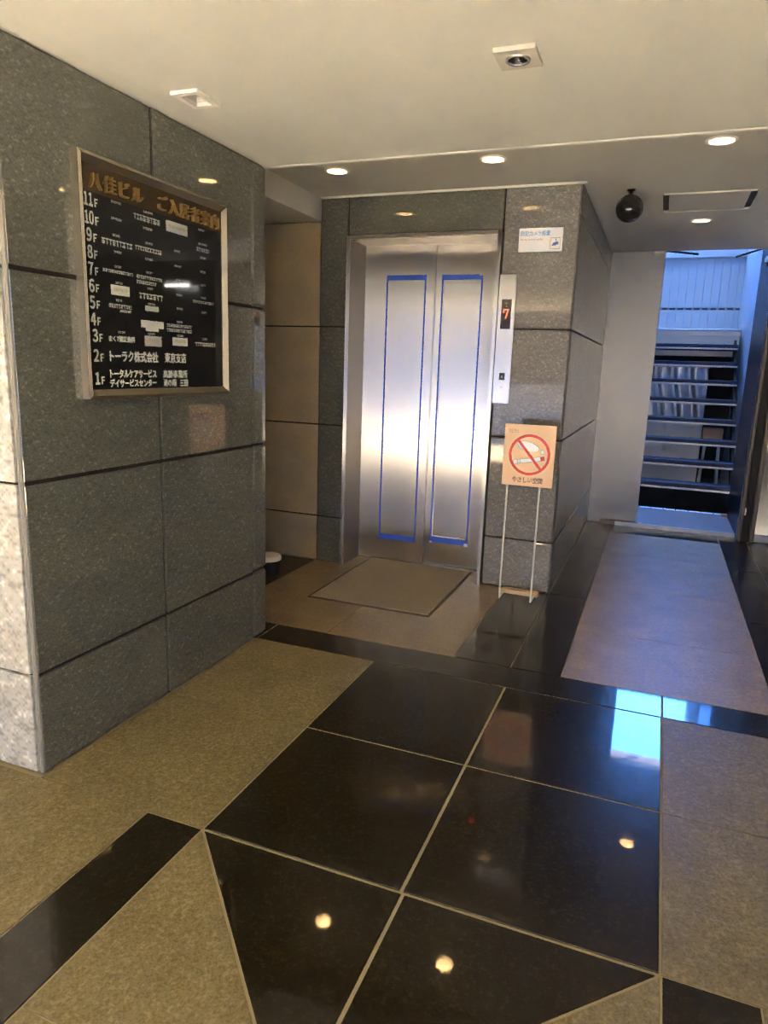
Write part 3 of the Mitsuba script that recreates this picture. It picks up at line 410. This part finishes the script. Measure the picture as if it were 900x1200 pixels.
# ---------------------------------------------------------------- lift entrance
tag('elevator_entrance', 'brushed stainless steel lift entrance with two sliding door panels', 'elevator door')
FX0, FX1, FZ = -2.153, -1.060, 2.382
for b4 in ((FX0 + .002, -2.128, 4.675, 4.985, 0, FZ - .002), (-1.086, FX1 - .002, 4.675, 5.06, 0, FZ - .002)): putuv('elevator_entrance__jamb', b4, 'steel_jamb')
putuv('elevator_entrance__header', (-2.128, -1.086, 4.675, 5.06, 2.357, FZ - .002), 'steel_jamb')
putuv('elevator_entrance__front_edge', (FX0, -2.130, 4.662, 4.676, 0, FZ), 'steel_door')
putuv('elevator_entrance__front_edge', (-1.084, FX1, 4.662, 4.676, 0, FZ), 'steel_door')
putuv('elevator_entrance__front_edge', (-2.130, -1.084, 4.662, 4.676, 2.362, FZ), 'steel_jamb')
putuv('elevator_entrance__door_panel', (-2.15, -1.588, 4.955, 4.985, .012, 2.445), 'steel_door')
putuv('elevator_entrance__door_panel', (-1.612, -1.065, 5.0, 5.03, .012, 2.45), 'steel_door')
put('elevator_entrance__sill', cbx(-2.128, -1.086, 4.945, 5.045, -.01, .009, .002), 'steel_dark')
def tape(parent, x0, x1, z0, z1, y):
    s = sbox(x0, z0, x1, z1).difference(sbox(x0 + .011, z0 + .042, x1 - .011, z1 - .036))
    put(parent + '__tape_outline', place(ext(s, .002), (0, y, 0), (1, 0, 0), (0, 0, 1)), 'blue_tape')
tape('elevator_entrance__door_panel', -1.957, -1.652, .170, 2.150, 4.955)
tape('elevator_entrance__door_panel_001', -1.549, -1.249, .182, 2.155, 5.0)
labels['elevator_entrance__door_panel__tape_outline'] = {'label': 'blue tape rectangle stuck on the left door panel'}
labels['elevator_entrance__door_panel_001__tape_outline'] = {'label': 'blue tape rectangle on the right door panel with pale worn corners'}
wr = union_all([sbox(-1.532, .228, -1.268, .236), sbox(-1.534, .228, -1.528, 2.1), sbox(-1.549, .176, -1.53, .19), sbox(-1.275, .176, -1.247, .20), sbox(-1.53, 2.095, -1.268, 2.1), sbox(-1.275, 2.146, -1.247, 2.16)])
put('elevator_entrance__door_panel_001__worn_edge', place(ext(wr, .0025), (0, 5.0, 0), (1, 0, 0), (0, 0, 1)), 'paper_white')

tag('floor_mat', 'brown ribbed entrance mat with dark rubber edge lying before the lift', 'mat')
put('floor_mat', cbx(-2.005, -1.197, 3.895, 4.94, 0, .008, .003), 'mat_brown')
put('floor_mat__rubber_edge', ext(sbox(-2.02, 3.878, -1.182, 4.943).difference(sbox(-2.005, 3.893, -1.197, 4.93)), .006), 'rubber_dark')

# ---------------------------------------------------------------- call panel
tag('call_panel', 'tall narrow steel call panel with red floor number right of the lift doors', 'elevator call panel')
def on_front(shape, depth, y): return place(ext(shape, depth), (0, y, 0), (1, 0, 0), (0, 0, 1))
putuv('call_panel__faceplate', (-1.055, -.946, 4.672, 4.69, 1.282, 2.108), 'steel_door')
put('call_panel__display', cbx(-1.033, -.968, 4.669, 4.674, 1.765, 1.953, .001), 'black_gloss')
d7 = union_all([sbox(0, .052, .036, .060), sbox(0, .034, .008, .060), affinity.skew(sbox(.014, 0, .023, .054), 14, origin=(.02, 0))])
put('call_panel__display__digit', place(ext(d7, .001), (-1.019, 4.669, 1.832), (1, 0, 0), (0, 0, 1)), 'red', emitter={'type': 'area', 'radiance': rgb(.09, .010, .004)})
put('call_panel__arrow_dots', place(ext(union_all([sbox(0, 0, .012, .004), sbox(.003, .004, .009, .008), sbox(0, .02, .012, .024)]), .001), (-1.006, 4.669, 1.905), (1, 0, 0), (0, 0, 1)), 'line_grey')
put('call_panel__call_button', cbx(-1.018, -.981, 4.668, 4.673, 1.436, 1.482, .002), 'black_gloss')
put('call_panel__call_button__symbol', place(ext(Polygon([(0, 0), (.016, 0), (.008, .015)]), .001), (-1.0075, 4.668, 1.451), (1, 0, 0), (0, 0, 1)), 'line_grey')
put('call_panel__key_switch', place(ext(Point(0, 0).buffer(.016, 24).difference(Point(0, 0).buffer(.0105, 24)), .004), (-1.0, 4.672, 1.387), (1, 0, 0), (0, 0, 1)), 'steel')
put('call_panel__key_switch__keyhole', place(ext(union_all([Point(0, 0).buffer(.0035), sbox(-.001, -.007, .001, 0)]), .001), (-1.0, 4.672, 1.387), (1, 0, 0), (0, 0, 1)), 'black_matte')

# ---------------------------------------------------------------- security camera notice
tag('camera_notice', 'small white and blue security camera notice on granite above the call panel', 'notice')
NY = 4.686
put('camera_notice', cbx(-.953, -.677, NY, 4.69, 2.244, 2.388, .001), 'paper_white')
put('camera_notice__lettering', place(text('防犯カメラ設置', .030, .001, width=.186, bold=2.0), (-.942, NY, 2.344), (1, 0, 0), (0, 0, 1)), 'blue_pale')
put('camera_notice__lettering', place(text('Security camera in operation', .0115, .001, width=.142), (-.940, NY, 2.315), (1, 0, 0), (0, 0, 1)), 'line_grey')
ic = sbox(0, 0, .064, .068).difference(sbox(.003, .003, .061, .065))
put('camera_notice__icon_frame', place(ext(ic, .0008), (-.753, NY, 2.258), (1, 0, 0), (0, 0, 1)), 'line_grey')
cam = union_all([affinity.rotate(sbox(.018, .024, .052, .042), 18, origin=(.035, .033)), Polygon([(.008, .018), (.022, .022), (.022, .036)]), sbox(.034, .042, .038, .064)])
put('camera_notice__camera_icon', place(ext(cam, .001), (-.753, NY, 2.258), (1, 0, 0), (0, 0, 1)), 'blue_deep')

# ---------------------------------------------------------------- no smoking stand
tag('no_smoking_stand', 'peach no-smoking sign on two thin wire legs standing before the granite wall', 'sign stand')
SY, SX0, SX1, SZ0, SZ1 = 4.40, -.898, -.577, .781, 1.172
W, H = SX1 - SX0, SZ1 - SZ0
put('no_smoking_stand__sign_board', cbx(SX0, SX1, SY, SY + .012, SZ0, SZ1, .002), 'paper_peach')
def sgn(name, shape, m, d=.001): return put('no_smoking_stand__sign_board__' + name, place(ext(shape, d), (SX0, SY, SZ0), (1, 0, 0), (0, 0, 1)), m)
cx_, cz_, R = W * .515, H * .515, .130
ringS = Point(cx_, cz_).buffer(R, 48).difference(Point(cx_, cz_).buffer(R - .017, 48))
bar = affinity.rotate(sbox(cx_ - R + .005, cz_ - .0085, cx_ + R - .005, cz_ + .0085), -50, origin=(cx_, cz_))
sgn('prohibition_ring', union_all([ringS, bar]), 'red', .0022)
cig = affinity.rotate(sbox(cx_ - .100, cz_ - .048, cx_ + .098, cz_ - .019), 10, origin=(cx_, cz_ - .033))
sgn('cigarette_outline', cig, 'line_grey', .0010)
sgn('cigarette', cig.buffer(-.0028, join_style='mitre').difference(affinity.rotate(union_all([sbox(cx_ - .074, cz_ - .05, cx_ - .070, cz_), sbox(cx_ - .060, cz_ - .05, cx_ - .056, cz_)]), 10, origin=(cx_, cz_ - .033))).difference(affinity.rotate(sbox(cx_ + .07, cz_ - .06, cx_ + .11, cz_), 10, origin=(cx_, cz_ - .033))), 'paper_white', .0014)
sgn('cigarette_ember', affinity.rotate(sbox(cx_ + .074, cz_ - .045, cx_ + .095, cz_ - .022), 10, origin=(cx_, cz_ - .033)), 'red', .0014)
smoke = affinity.rotate(affinity.scale(Point(cx_ - .010, cz_ + .052).buffer(.05, 24), 1.42, .62), -14, origin=(cx_ - .01, cz_ + .052))
sgn('smoke_outline', union_all([smoke, Point(cx_ + .080, cz_ + .022).buffer(.0145)]), 'line_grey', .0008)
sgn('smoke_puff', union_all([smoke.buffer(-.0028), Point(cx_ + .080, cz_ + .022).buffer(.012)]), 'paper_white', .0012)
sgn('lettering', affinity.translate(text_shape('YES!', .026, width=.066), .022, H - .054), 'line_grey')
sgn('lettering', affinity.translate(text_shape('やさしい空間', .036, width=.196, bold=2.0), .065, .026), 'brown_print')
for x, bx_ in ((-.862, 0), (-.655, 0)):
    put('no_smoking_stand__leg', wire([(x, SY + .016, SZ0 + .25), (x, SY + .016, SZ0 - .02), (x - .004, SY + .03, .008), (x - .004, 4.62, .008)], .0062), 'stand_wire', smooth=40)
put('no_smoking_stand__base_block', cbx(-.885, -.635, 4.565, 4.625, .0, .028, .003), 'wood')

# ---------------------------------------------------------------- floor directory on the left wall
tag('directory_board', 'black floor directory with bronze title band in a steel frame on the granite wall', 'directory board')
BY0, BY1, BZ0, BZ1, BX = 1.970, 2.848, 1.347, 2.187, -1.930
put('directory_board__face', bx(-1.947, BX, BY0 + .015, BY1 - .015, BZ0 + .015, BZ1 - .015), 'board_black')
put('directory_board__title_band', bx(BX - .002, BX + .0015, BY0 + .02, BY1 - .02, 2.062, BZ1 - .02), 'board_bronze')
def frame_bar(o0, o1, i0, i1):
    """One mitred, bevelled bar: outer edge o0-o1, inner edge i0-i1, as (y, z)."""
    o0, o1, i0, i1 = (np.array(q, float) for q in (o0, o1, i0, i1)); a = .35
    pts = []
    for o, i in ((o0, i0), (o1, i1)):
        pts += [(-1.947, *o), (-1.945, *i), (BX + .003, *i), (-1.908, *(o + (i - o) * a)), (-1.914, *o)]
    return trimesh.convex.convex_hull(np.array(pts))
w, t = .027, .034
OU = [(BY0, BZ0), (BY1, BZ0), (BY1, BZ1), (BY0, BZ1)]; IN = [(BY0 + w, BZ0 + t), (BY1 - w, BZ0 + t), (BY1 - w, BZ1 - t), (BY0 + w, BZ1 - t)]
for i in range(4): put('directory_board__frame', frame_bar(OU[i], OU[(i + 1) % 4], IN[i], IN[(i + 1) % 4]), 'bronze_frame')
def on_board(shape_mesh, y, z, off=0.0): return place(shape_mesh, (BX + off, y, z), (0, 1, 0), (0, 0, 1))
for i, ch in enumerate('八佳ビル ご入居者案内'):
    if ch != ' ': put('directory_board__title_letter', on_board(text(ch, .058, .014, bold=-.8), 2.022 + i * .0712, 2.078, .001), 'gold')
for n, z in zip(range(11, 0, -1), [2.037, 1.977, 1.919, 1.862, 1.805, 1.747, 1.690, 1.632, 1.574, 1.503, 1.421]):
    s = str(n); wd = .046 if n > 9 else .027
    sh = union_all([affinity.translate(text_shape(s, .052, width=wd, bold=2.0), 0, 0), affinity.translate(text_shape('F', .034, width=.018, bold=2.0), wd + .004, 0)])
    put('directory_board__floor_number', on_board(ext(sh, .001), 2.002 + (.0 if n > 9 else .006) + (.006 if n < 4 else 0), z - .021), 'print_white')
def line(s, y0, y1, z, h, bold=2.5): put('directory_board__company_lettering', on_board(text(s, h, .001, width=y1 - y0, bold=bold), y0, z - h * .4), 'print_white')
line('トーラク株式会社', 2.084, 2.367, 1.503, .040); line('東京支店', 2.407, 2.550, 1.504, .040, 1.0)
line('トータルケアサービス', 2.084, 2.354, 1.438, .031); line('高齢事業所', 2.393, 2.555, 1.437, .031, .5)
line('デイサービスセンター', 2.088, 2.352, 1.402, .029); line('港の陽', 2.394, 2.480, 1.401, .029, .5); line('三田', 2.502, 2.558, 1.400, .029)
line('まくT矯正歯科', 2.091, 2.234, 1.567, .021)
rnd = random.Random(4)
def dashes(y0, y1, h):
    """A line too small to read: short strokes of uneven width."""
    out, y = [], 0.0; L = y1 - y0
    while y < L - h * .25:
        ww = min(h * rnd.uniform(.55, .95), L - y); a = rnd.random()
        out += [sbox(y, h * .78, y + ww, h), sbox(y + ww * .4, 0, y + ww * .62, h)]
        if a > .35: out.append(sbox(y, h * .1, y + ww * .9, h * .3))
        if a > .6: out.append(sbox(y, h * .42, y + ww, h * .58))
        y += ww + h * .14
    return union_all(out)
for (a, b, z), h in zip([(2.441, 2.576, 2.027), (2.116, 2.213, 1.744), (2.299, 2.378, 1.693), (2.272, 2.406, 1.632), (2.298, 2.374, 1.612), (2.29, 2.389, 1.567), (2.461, 2.56, 1.572)], [.042, .036, .020, .028, .014, .040, .034]):
    put('directory_board__name_plate', bx(BX, BX + .0015, a, b, z - h / 2, z + h / 2), 'print_grey' if h in (.02, .04) else 'print_white')
    k = [x for x in scene if x.startswith('directory_board__name_plate') and x.count('__') == 1][-1]
    if h > .03: put(k + '__lettering', on_board(ext(dashes(a + .012, b - .012, .011), .0008), a + .012, z - .005, .0015), 'line_grey')
for a, b, z, h in [(2.253, 2.405, 2.026, .022), (2.081, 2.238, 1.91, .021), (2.255, 2.41, 1.914, .017), (2.638, 2.729, 1.968, .016), (2.08, 2.236, 1.809, .012), (2.256, 2.408, 1.808, .013), (2.255, 2.372, 1.788, .013), (2.269, 2.407, 1.738, .022), (2.103, 2.222, 1.686, .015), (2.159, 2.218, 1.670, .009), (2.607, 2.757, 1.748, .011), (2.427, 2.592, 1.636, .013), (2.426, 2.594, 1.617, .013), (2.616, 2.77, 1.567, .017)]:
    put('directory_board__company_lettering', on_board(ext(dashes(a, b, h), .0008), a, z - h / 2), 'print_grey')
for a, b, z in [(2.136, 2.186, 2.052), (2.133, 2.186, 1.995), (2.306, 2.361, 2.052), (2.302, 2.355, 1.992), (2.137, 2.178, 1.937), (2.14, 2.178, 1.879), (2.312, 2.355, 1.938), (2.309, 2.352, 1.879), (2.489, 2.529, 1.937), (2.486, 2.53, 1.878), (2.653, 2.698, 2.049), (2.651, 2.713, 1.992), (2.665, 2.708, 1.936), (2.663, 2.701, 1.877), (2.666, 2.699, 1.821), (2.139, 2.175, 1.828), (2.313, 2.349, 1.829), (2.494, 2.532, 1.821), (2.495, 2.532, 1.763), (2.492, 2.535, 1.707), (2.141, 2.18, 1.77), (2.316, 2.35, 1.768), (2.14, 2.171, 1.707), (2.316, 2.361, 1.710), (2.664, 2.703, 1.768), (2.667, 2.704, 1.705), (2.49, 2.532, 1.653), (2.142, 2.181, 1.592), (2.31, 2.355, 1.594), (2.492, 2.535, 1.596), (2.67, 2.701, 1.59)]:
    put('directory_board__small_lettering', on_board(ext(dashes(a, b, .0085), .0008), a, z - .004), 'print_dim')

# ---------------------------------------------------------------- dome camera, hatch
tag('dome_camera', 'black ball security camera hanging from the ceiling by a short stem', 'security camera')
DX, DY = -.313, 4.95
put('dome_camera__stem', cat(lathe([(.0005, .0), (.026, .0), (.026, -.006), (.0115, -.010), (.0115, -.05), (.0005, -.05)], (DX, DY, 2.645), 24)), 'cream', smooth=30)
put('dome_camera__housing', lathe([(.0005, .0), (.018, -.002), (.045, -.022), (.070, -.05), (.081, -.075), (.081, -.085), (.0005, -.085)], (DX, DY, 2.610), 40), 'beige_plastic', smooth=40)
s = trimesh.creation.icosphere(subdivisions=4, radius=.083); s.apply_translation((DX, DY, 2.532)); put('dome_camera__ball', s, 'black_gloss', smooth=True)
tag('ceiling_hatch', 'rectangular ceiling access hatch with dark slots at both ends', 'ceiling hatch')
put('ceiling_hatch__panel', cbx(-.088, .388, 5.122, 5.628, 2.641, 2.648, .001), 'ceiling_shade_bay')
put('ceiling_hatch__frame', bx(-.121, .421, 5.103, 5.117, 2.637, 2.646), 'cream'); put('ceiling_hatch__frame', bx(-.121, .421, 5.633, 5.647, 2.637, 2.646), 'cream')
for x in (-.126, .390): put('ceiling_hatch__slot', bx(x - .002, x + .042, 5.113, 5.637, 2.652, 2.66), 'black_matte')
labels['ceiling_hatch__slot'] = {'label': 'dark open slot at the left end of the hatch'}

# ---------------------------------------------------------------- bin in the recess
tag('lidded_tub', 'low dark tub with a beige lid on the dark floor behind the left wall', 'tub')
put('lidded_tub__body', lathe([(.0005, 0), (.075, 0), (.085, .105), (.0005, .105)], (-2.515, 4.22, 0), 28), 'black_matte', smooth=30)
put('lidded_tub__lid', lathe([(.0005, 0), (.09, 0), (.09, .024), (.078, .034), (.0005, .034)], (-2.515, 4.22, .105), 28), 'cream', smooth=30)

# ---------------------------------------------------------------- stair opening
tag('wall_stair', 'brushed steel clad panel left of the stair opening', kind='structure')
putuv('wall_stair', (-.64, -.100, 7.362, 7.43, -.05, 2.9), 'steel_panel')
tag('wall_reveal', 'polished dark steel reveal right of the stair opening', kind='structure')
putuv('wall_reveal', (.802, .90, 7.20, 8.28, 0, 2.9), 'steel_mirror')
tag('floor_stair', 'grey landing slab before the stairs with a metal front edge', kind='structure')
put('floor_stair', cbx(-.45, .80, 7.285, 8.235, -.1, .04, .006), 'tile_platform')
putuv('floor_stair__metal_edge', (-.3, .80, 7.272, 7.290, -.01, .042), 'steel_dark')
for i in range(9): put('floor_stair__tile', cbx(-.36 + i * .129 + .004, -.36 + (i + 1) * .129 - .004, 8.237, 8.30, -.02, .041, .002), 'tile_white')
put('floor_stair__tile_bed', bx(-.45, .80, 8.236, 8.298, -.03, .034), 'under_dark')
tag('brick_scrap', 'small orange brick lying at the right back corner of the landing slab', 'brick')
put('brick_scrap', cbx(.735, .795, 8.13, 8.19, .04, .066, .004), polished(rgb(.5, .2, .08), .7, .3))

tag('staircase', 'open-riser steel staircase with dark treads and bright nosings going up to daylight', 'staircase')
Y0, Z0, GO, RI = 8.6, .245, .2735, .2345
for k in range(8):
    y, z = Y0 + k * GO, Z0 + k * RI
    kk = put('staircase__tread', cbx(-.33, .885, y + .004, y + .285, z - .02, z + .045, .003), 'stair_paint')
    put(kk + '__nosing', cbx(-.33, .885, y - .010, y + .02, z + .006, z + .048, .004), 'stair_rubber')
    put(kk + '__steel_edge', cbx(-.33, .885, y - .006, y + .02, z - .022, z + .005, .002), 'stair_nosing')
for x in (-.36, .852):
    a = np.array([(Y0 - .10, -.02), (Y0 + .12, -.02), (Y0 + 7.4 * GO + .32, Z0 + 7.4 * RI - .05), (Y0 + 7.4 * GO + .32, Z0 + 7.4 * RI + .12), (Y0 + .05, Z0 - .045)])
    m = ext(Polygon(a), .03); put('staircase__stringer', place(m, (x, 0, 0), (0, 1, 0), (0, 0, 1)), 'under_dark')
put('staircase__landing', cat(bx(-.36, .915, 10.80, 11.98, 2.06, 2.147), bx(-.36, .915, 10.83, 11.0, 1.925, 2.06)), 'stair_fascia')
put('staircase__landing__nosing', cbx(-.36, .915, 10.785, 10.84, 2.125, 2.150, .004), 'stair_nosing')
put('staircase__cross_beam', cbx(-.36, .885, 10.98, 11.06, 1.785, 1.865, .006), 'stair_fascia')

# ---------------------------------------------------------------- stairwell shell
tag('wall_stairwell', 'pale panelled wall of the stairwell seen above the landing', kind='structure')
put('wall_stairwell', cat(bx(-1.2, 1.06, 12.03, 12.3, 0, 3.9)), 'wall_white')
x = -.62; i = 0
while x < .94:
    w2 = .116
    put('wall_stairwell__wall_panel', cbx(x + .0015, x + w2 - .0015, 12.0, 12.035, 2.535, 3.25, .003), 'wall_white')
    put('wall_stairwell__wall_panel', cbx(x + .0015, x + w2 - .0015, 12.0, 12.035, 1.9, 2.497, .003), 'wall_white')
    put('wall_stairwell__slot', bx(x + .018, x + w2 - .018, 12.026, 12.036, 2.503, 2.529), 'stair_paint')
    x += w2; i += 1
put('wall_stairwell__ledge', cbx(-.62, .96, 11.9, 12.04, 3.25, 3.40, .006), 'wall_white')
tag('wall_stairwell_right', 'pale right hand side wall of the stairwell', kind='structure')
put('wall_stairwell_right', bx(.96, 1.06, 8.30, 12.2, 0, 4.6), 'wall_white')
tag('wall_stairwell_left', 'pale left hand side wall of the stairwell', kind='structure')
put('wall_stairwell_left', bx(-.72, -.62, 7.43, 12.2, 0, 4.6), 'wall_white')
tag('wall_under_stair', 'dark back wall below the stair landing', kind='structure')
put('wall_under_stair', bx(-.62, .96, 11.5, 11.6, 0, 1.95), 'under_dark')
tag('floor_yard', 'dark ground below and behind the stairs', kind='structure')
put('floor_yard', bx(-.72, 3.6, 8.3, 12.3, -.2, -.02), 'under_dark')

# ---------------------------------------------------------------- things stored under the stairs
tag('steel_cabinet', 'grey metal cabinet standing under the stairs below the wrapped tank', 'cabinet')
put('steel_cabinet__body', cbx(-.30, .575, 10.55, 11.15, -.02, .86, .006), 'cabinet_grey')
put('steel_cabinet__door', cbx(-.285, .095, 10.535, 10.552, .03, .84, .003), 'cabinet_grey')
put('steel_cabinet__door', cbx(.105, .562, 10.535, 10.552, .03, .84, .003), 'cabinet_grey')
put('steel_cabinet__door__handle', cbx(.07, .08, 10.515, 10.536, .42, .54, .002), 'steel')
put('steel_cabinet__door_001__handle', cbx(.12, .13, 10.515, 10.536, .42, .54, .002), 'steel')
tag('wrapped_tank', 'shiny crinkled metal tank standing on the grey cabinet under the stairs', 'tank')
ny, nx = 22, 60
gx, gz = np.meshgrid(np.linspace(-.28, .572, nx), np.linspace(.86, 1.62, ny))
yy = 10.56 + .022 * np.sin(gx * 30 + 1.5 * np.sin(gz * 5)) + .006 * np.sin(gx * 57 + gz * 11)
vf = np.c_[gx.ravel(), yy.ravel(), gz.ravel()]; ii = np.arange((ny - 1) * nx).reshape(ny - 1, nx)[:, :-1].ravel()
ff = np.vstack([np.c_[ii, ii + 1, ii + nx + 1], np.c_[ii, ii + nx + 1, ii + nx]])
uvw = np.c_[vf[:, 0], vf[:, 2]]
put('wrapped_tank__wrapped_front', trimesh.Trimesh(vf, ff, process=False), 'foil', smooth=True, uv=uvw)
put('wrapped_tank__body', cbx(-.28, .57, 10.60, 11.1, .86, 1.615, .01), 'cabinet_grey')
put('wrapped_tank__lid', cat(cbx(-.28, .06, 10.55, 11.1, 1.622, 1.70, .006), cbx(.066, .575, 10.55, 11.1, 1.622, 1.70, .006)), 'white_gloss')
tag('step_stool', 'white-legged folding step stool under the stairs beneath the cardboard box', 'stool')
ST = (.60, .83, 10.42, 10.68)
put('step_stool__seat', cbx(.60, .83, 10.42, 10.68, .60, .635, .005), 'white_gloss')
for sx, fx in ((.632, .606), (.806, .832)):
    for sy_, fy in ((10.44, 10.38), (10.66, 10.72)):
        put('step_stool__leg', rod((sx, sy_, .60), (fx, fy, -.02), .0125), 'white_gloss', smooth=40)
put('step_stool__step', cbx(.625, .812, 10.40, 10.47, .285, .305, .003), 'black_matte')
tag('cardboard_box', 'brown cardboard box resting on the stool under the stairs', 'box')
put('cardboard_box__body', cbx(.588, .835, 10.42, 10.68, .635, .815, .003), 'cardboard')
put('cardboard_box__flap', cbx(.590, .833, 10.42, 10.545, .815, .820, .001), 'cardboard')
put('cardboard_box__flap', cbx(.590, .833, 10.55, 10.68, .815, .820, .001), 'cardboard')

# ---------------------------------------------------------------- glazed door right of the stairs
tag('door_1', 'steel framed glass door right of the stair opening', kind='structure')
put('door_1__post', cbx(.798, .832, 7.085, 7.125, .0, 2.645, .008), 'steel_brown')
put('door_1__post', cbx(.905, .945, 7.12, 7.17, .0, 2.645, .006), 'steel_brown')
put('door_1__jamb', cbx(.834, .903, 7.14, 7.196, .0, 2.645, .004), 'black_matte')  # dark strip added to cover the bright reflection on the reveal end
put('door_1__hinge', cbx(.830, .848, 7.08, 7.13, .26, .33, .004), 'steel')
put('door_1__rail', cbx(.945, 2.3, 7.16, 7.20, .0, .07, .004), 'steel_dark')
put('door_1__rail', cbx(.945, 2.3, 7.16, 7.20, 2.56, 2.645, .004), 'steel_dark')
put('door_1__rail', cbx(1.30, 1.36, 7.155, 7.205, .07, 2.56, .004), 'steel_dark')
put('door_1__blocking_panel', cbx(1.36, 2.3, 7.165, 7.195, .07, 2.56, .003), 'steel_dark')  # opaque panel added to keep daylight from showing past the pane
for x0, x1 in ((.945, 1.30),):
    put('door_1__pane', (np.array([(x0, 7.18, .07), (x1, 7.18, .07), (x1, 7.18, 2.56), (x0, 7.18, 2.56)]), np.array([(0, 1, 2), (0, 2, 3)])), 'glass')
tag('wall_yard', 'pale yard wall seen through the glass door, with an added dark sky screen', kind='structure')
put('wall_yard', bx(1.06, 1.75, 10.6, 10.8, 0, 7), 'wall_white')  # made tall so the pane shows wall instead of sky
put('wall_yard__sky_screen', bx(1.6, 1.75, 7.22, 10.6, 0, 7), 'under_dark')  # unseen dark wall added to block the sky behind the pane
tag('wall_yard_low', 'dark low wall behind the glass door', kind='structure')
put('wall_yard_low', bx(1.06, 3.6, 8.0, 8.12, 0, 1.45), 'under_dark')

# ---------------------------------------------------------------- small fittings at the stair opening
tag('door_sensor', 'small cream sensor block on top of the steel panel under the ceiling', 'sensor')
put('door_sensor', cbx(-.195, -.098, 7.31, 7.362, 2.618, 2.645, .004), 'cream')
tag('closer_arm', 'dark thin closer arm reaching from the steel panel across the stair opening', 'door closer arm', 'dark closer arms at the stair opening')
put('closer_arm', cat(wire([(-.10, 7.40, 2.655), (.185, 7.55, 2.64)], .011), cbx(-.115, -.09, 7.385, 7.415, 2.64, 2.67, .003)), 'black_matte')
tag('closer_arm_001', 'dark thin closer arm rising to the right over the stair opening', 'door closer arm', 'dark closer arms at the stair opening')
put('closer_arm_001', cat(wire([(.515, 7.55, 2.608), (.80, 7.60, 2.705)], .009), cbx(.785, .803, 7.58, 7.62, 2.685, 2.725, .003)), 'black_matte')
tag('bulkhead_lamp', 'small white lamp on the steel reveal beside the stair opening', 'lamp')
put('bulkhead_lamp__base', cbx(.765, .802, 7.46, 7.54, 2.515, 2.55, .004), 'black_matte')
put('bulkhead_lamp__cover', cbx(.755, .802, 7.45, 7.55, 2.55, 2.60, .012), 'white_gloss')
tag('tube_lamp', 'short lit fluorescent tube on the steel beside the glass door', 'tube lamp')
put('tube_lamp__housing', cbx(1.40, 1.79, 7.08, 7.165, 2.365, 2.42, .004), 'white_paint')
put('tube_lamp__tube', rod((1.43, 7.065, 2.35), (1.76, 7.065, 2.35), .014), 'white_paint', smooth=40, emitter={'type': 'area', 'radiance': rgb(TUBE, TUBE * .97, TUBE * .86)})

# ---------------------------------------------------------------- the street, the building above and added light blockers (seen only in reflections)
tag('ground_street', 'pale pavement and road in front of the lobby', kind='structure')
put('ground_street', bx(-30, 30, -40, -2.2, -.3, -.02), 'pavement')
tag('wall_opposite', 'pale building front across the street', kind='structure')
put('wall_opposite', bx(-70, 70, -10, -9, -.1, 40), 'facade')
for i in range(8):
    for j in range(3):
        put('wall_opposite__window', cbx(-22 + i * 5.6, -19 + i * 5.6, -9.02, -8.96, 1.2 + j * 3.6, 3.2 + j * 3.6, .01), 'glass_dark')
tag('wall_upper_screens', 'storeys above the lobby, with added blocks that screen off sun and sky', kind='structure')
put('wall_upper_screens', cat(bx(-9, 9, -2.2, 7.45, 2.9, 24), bx(-9, -.9, 7.46, 12.3, 0, 24), bx(-9, 5, 12.35, 12.6, 5.35, 7.6)), 'facade')  # block left of stairwell and slab behind it added to stop sun and sky
tag('wall_neighbour', 'neighbouring blocks left and right of the lobby', kind='structure')
put('wall_neighbour', cat(bx(-9, -3.9, -2.2, 7.4, 0, 2.9), bx(2.7, 9, -2.2, 7.2, 0, 2.9)), 'facade')
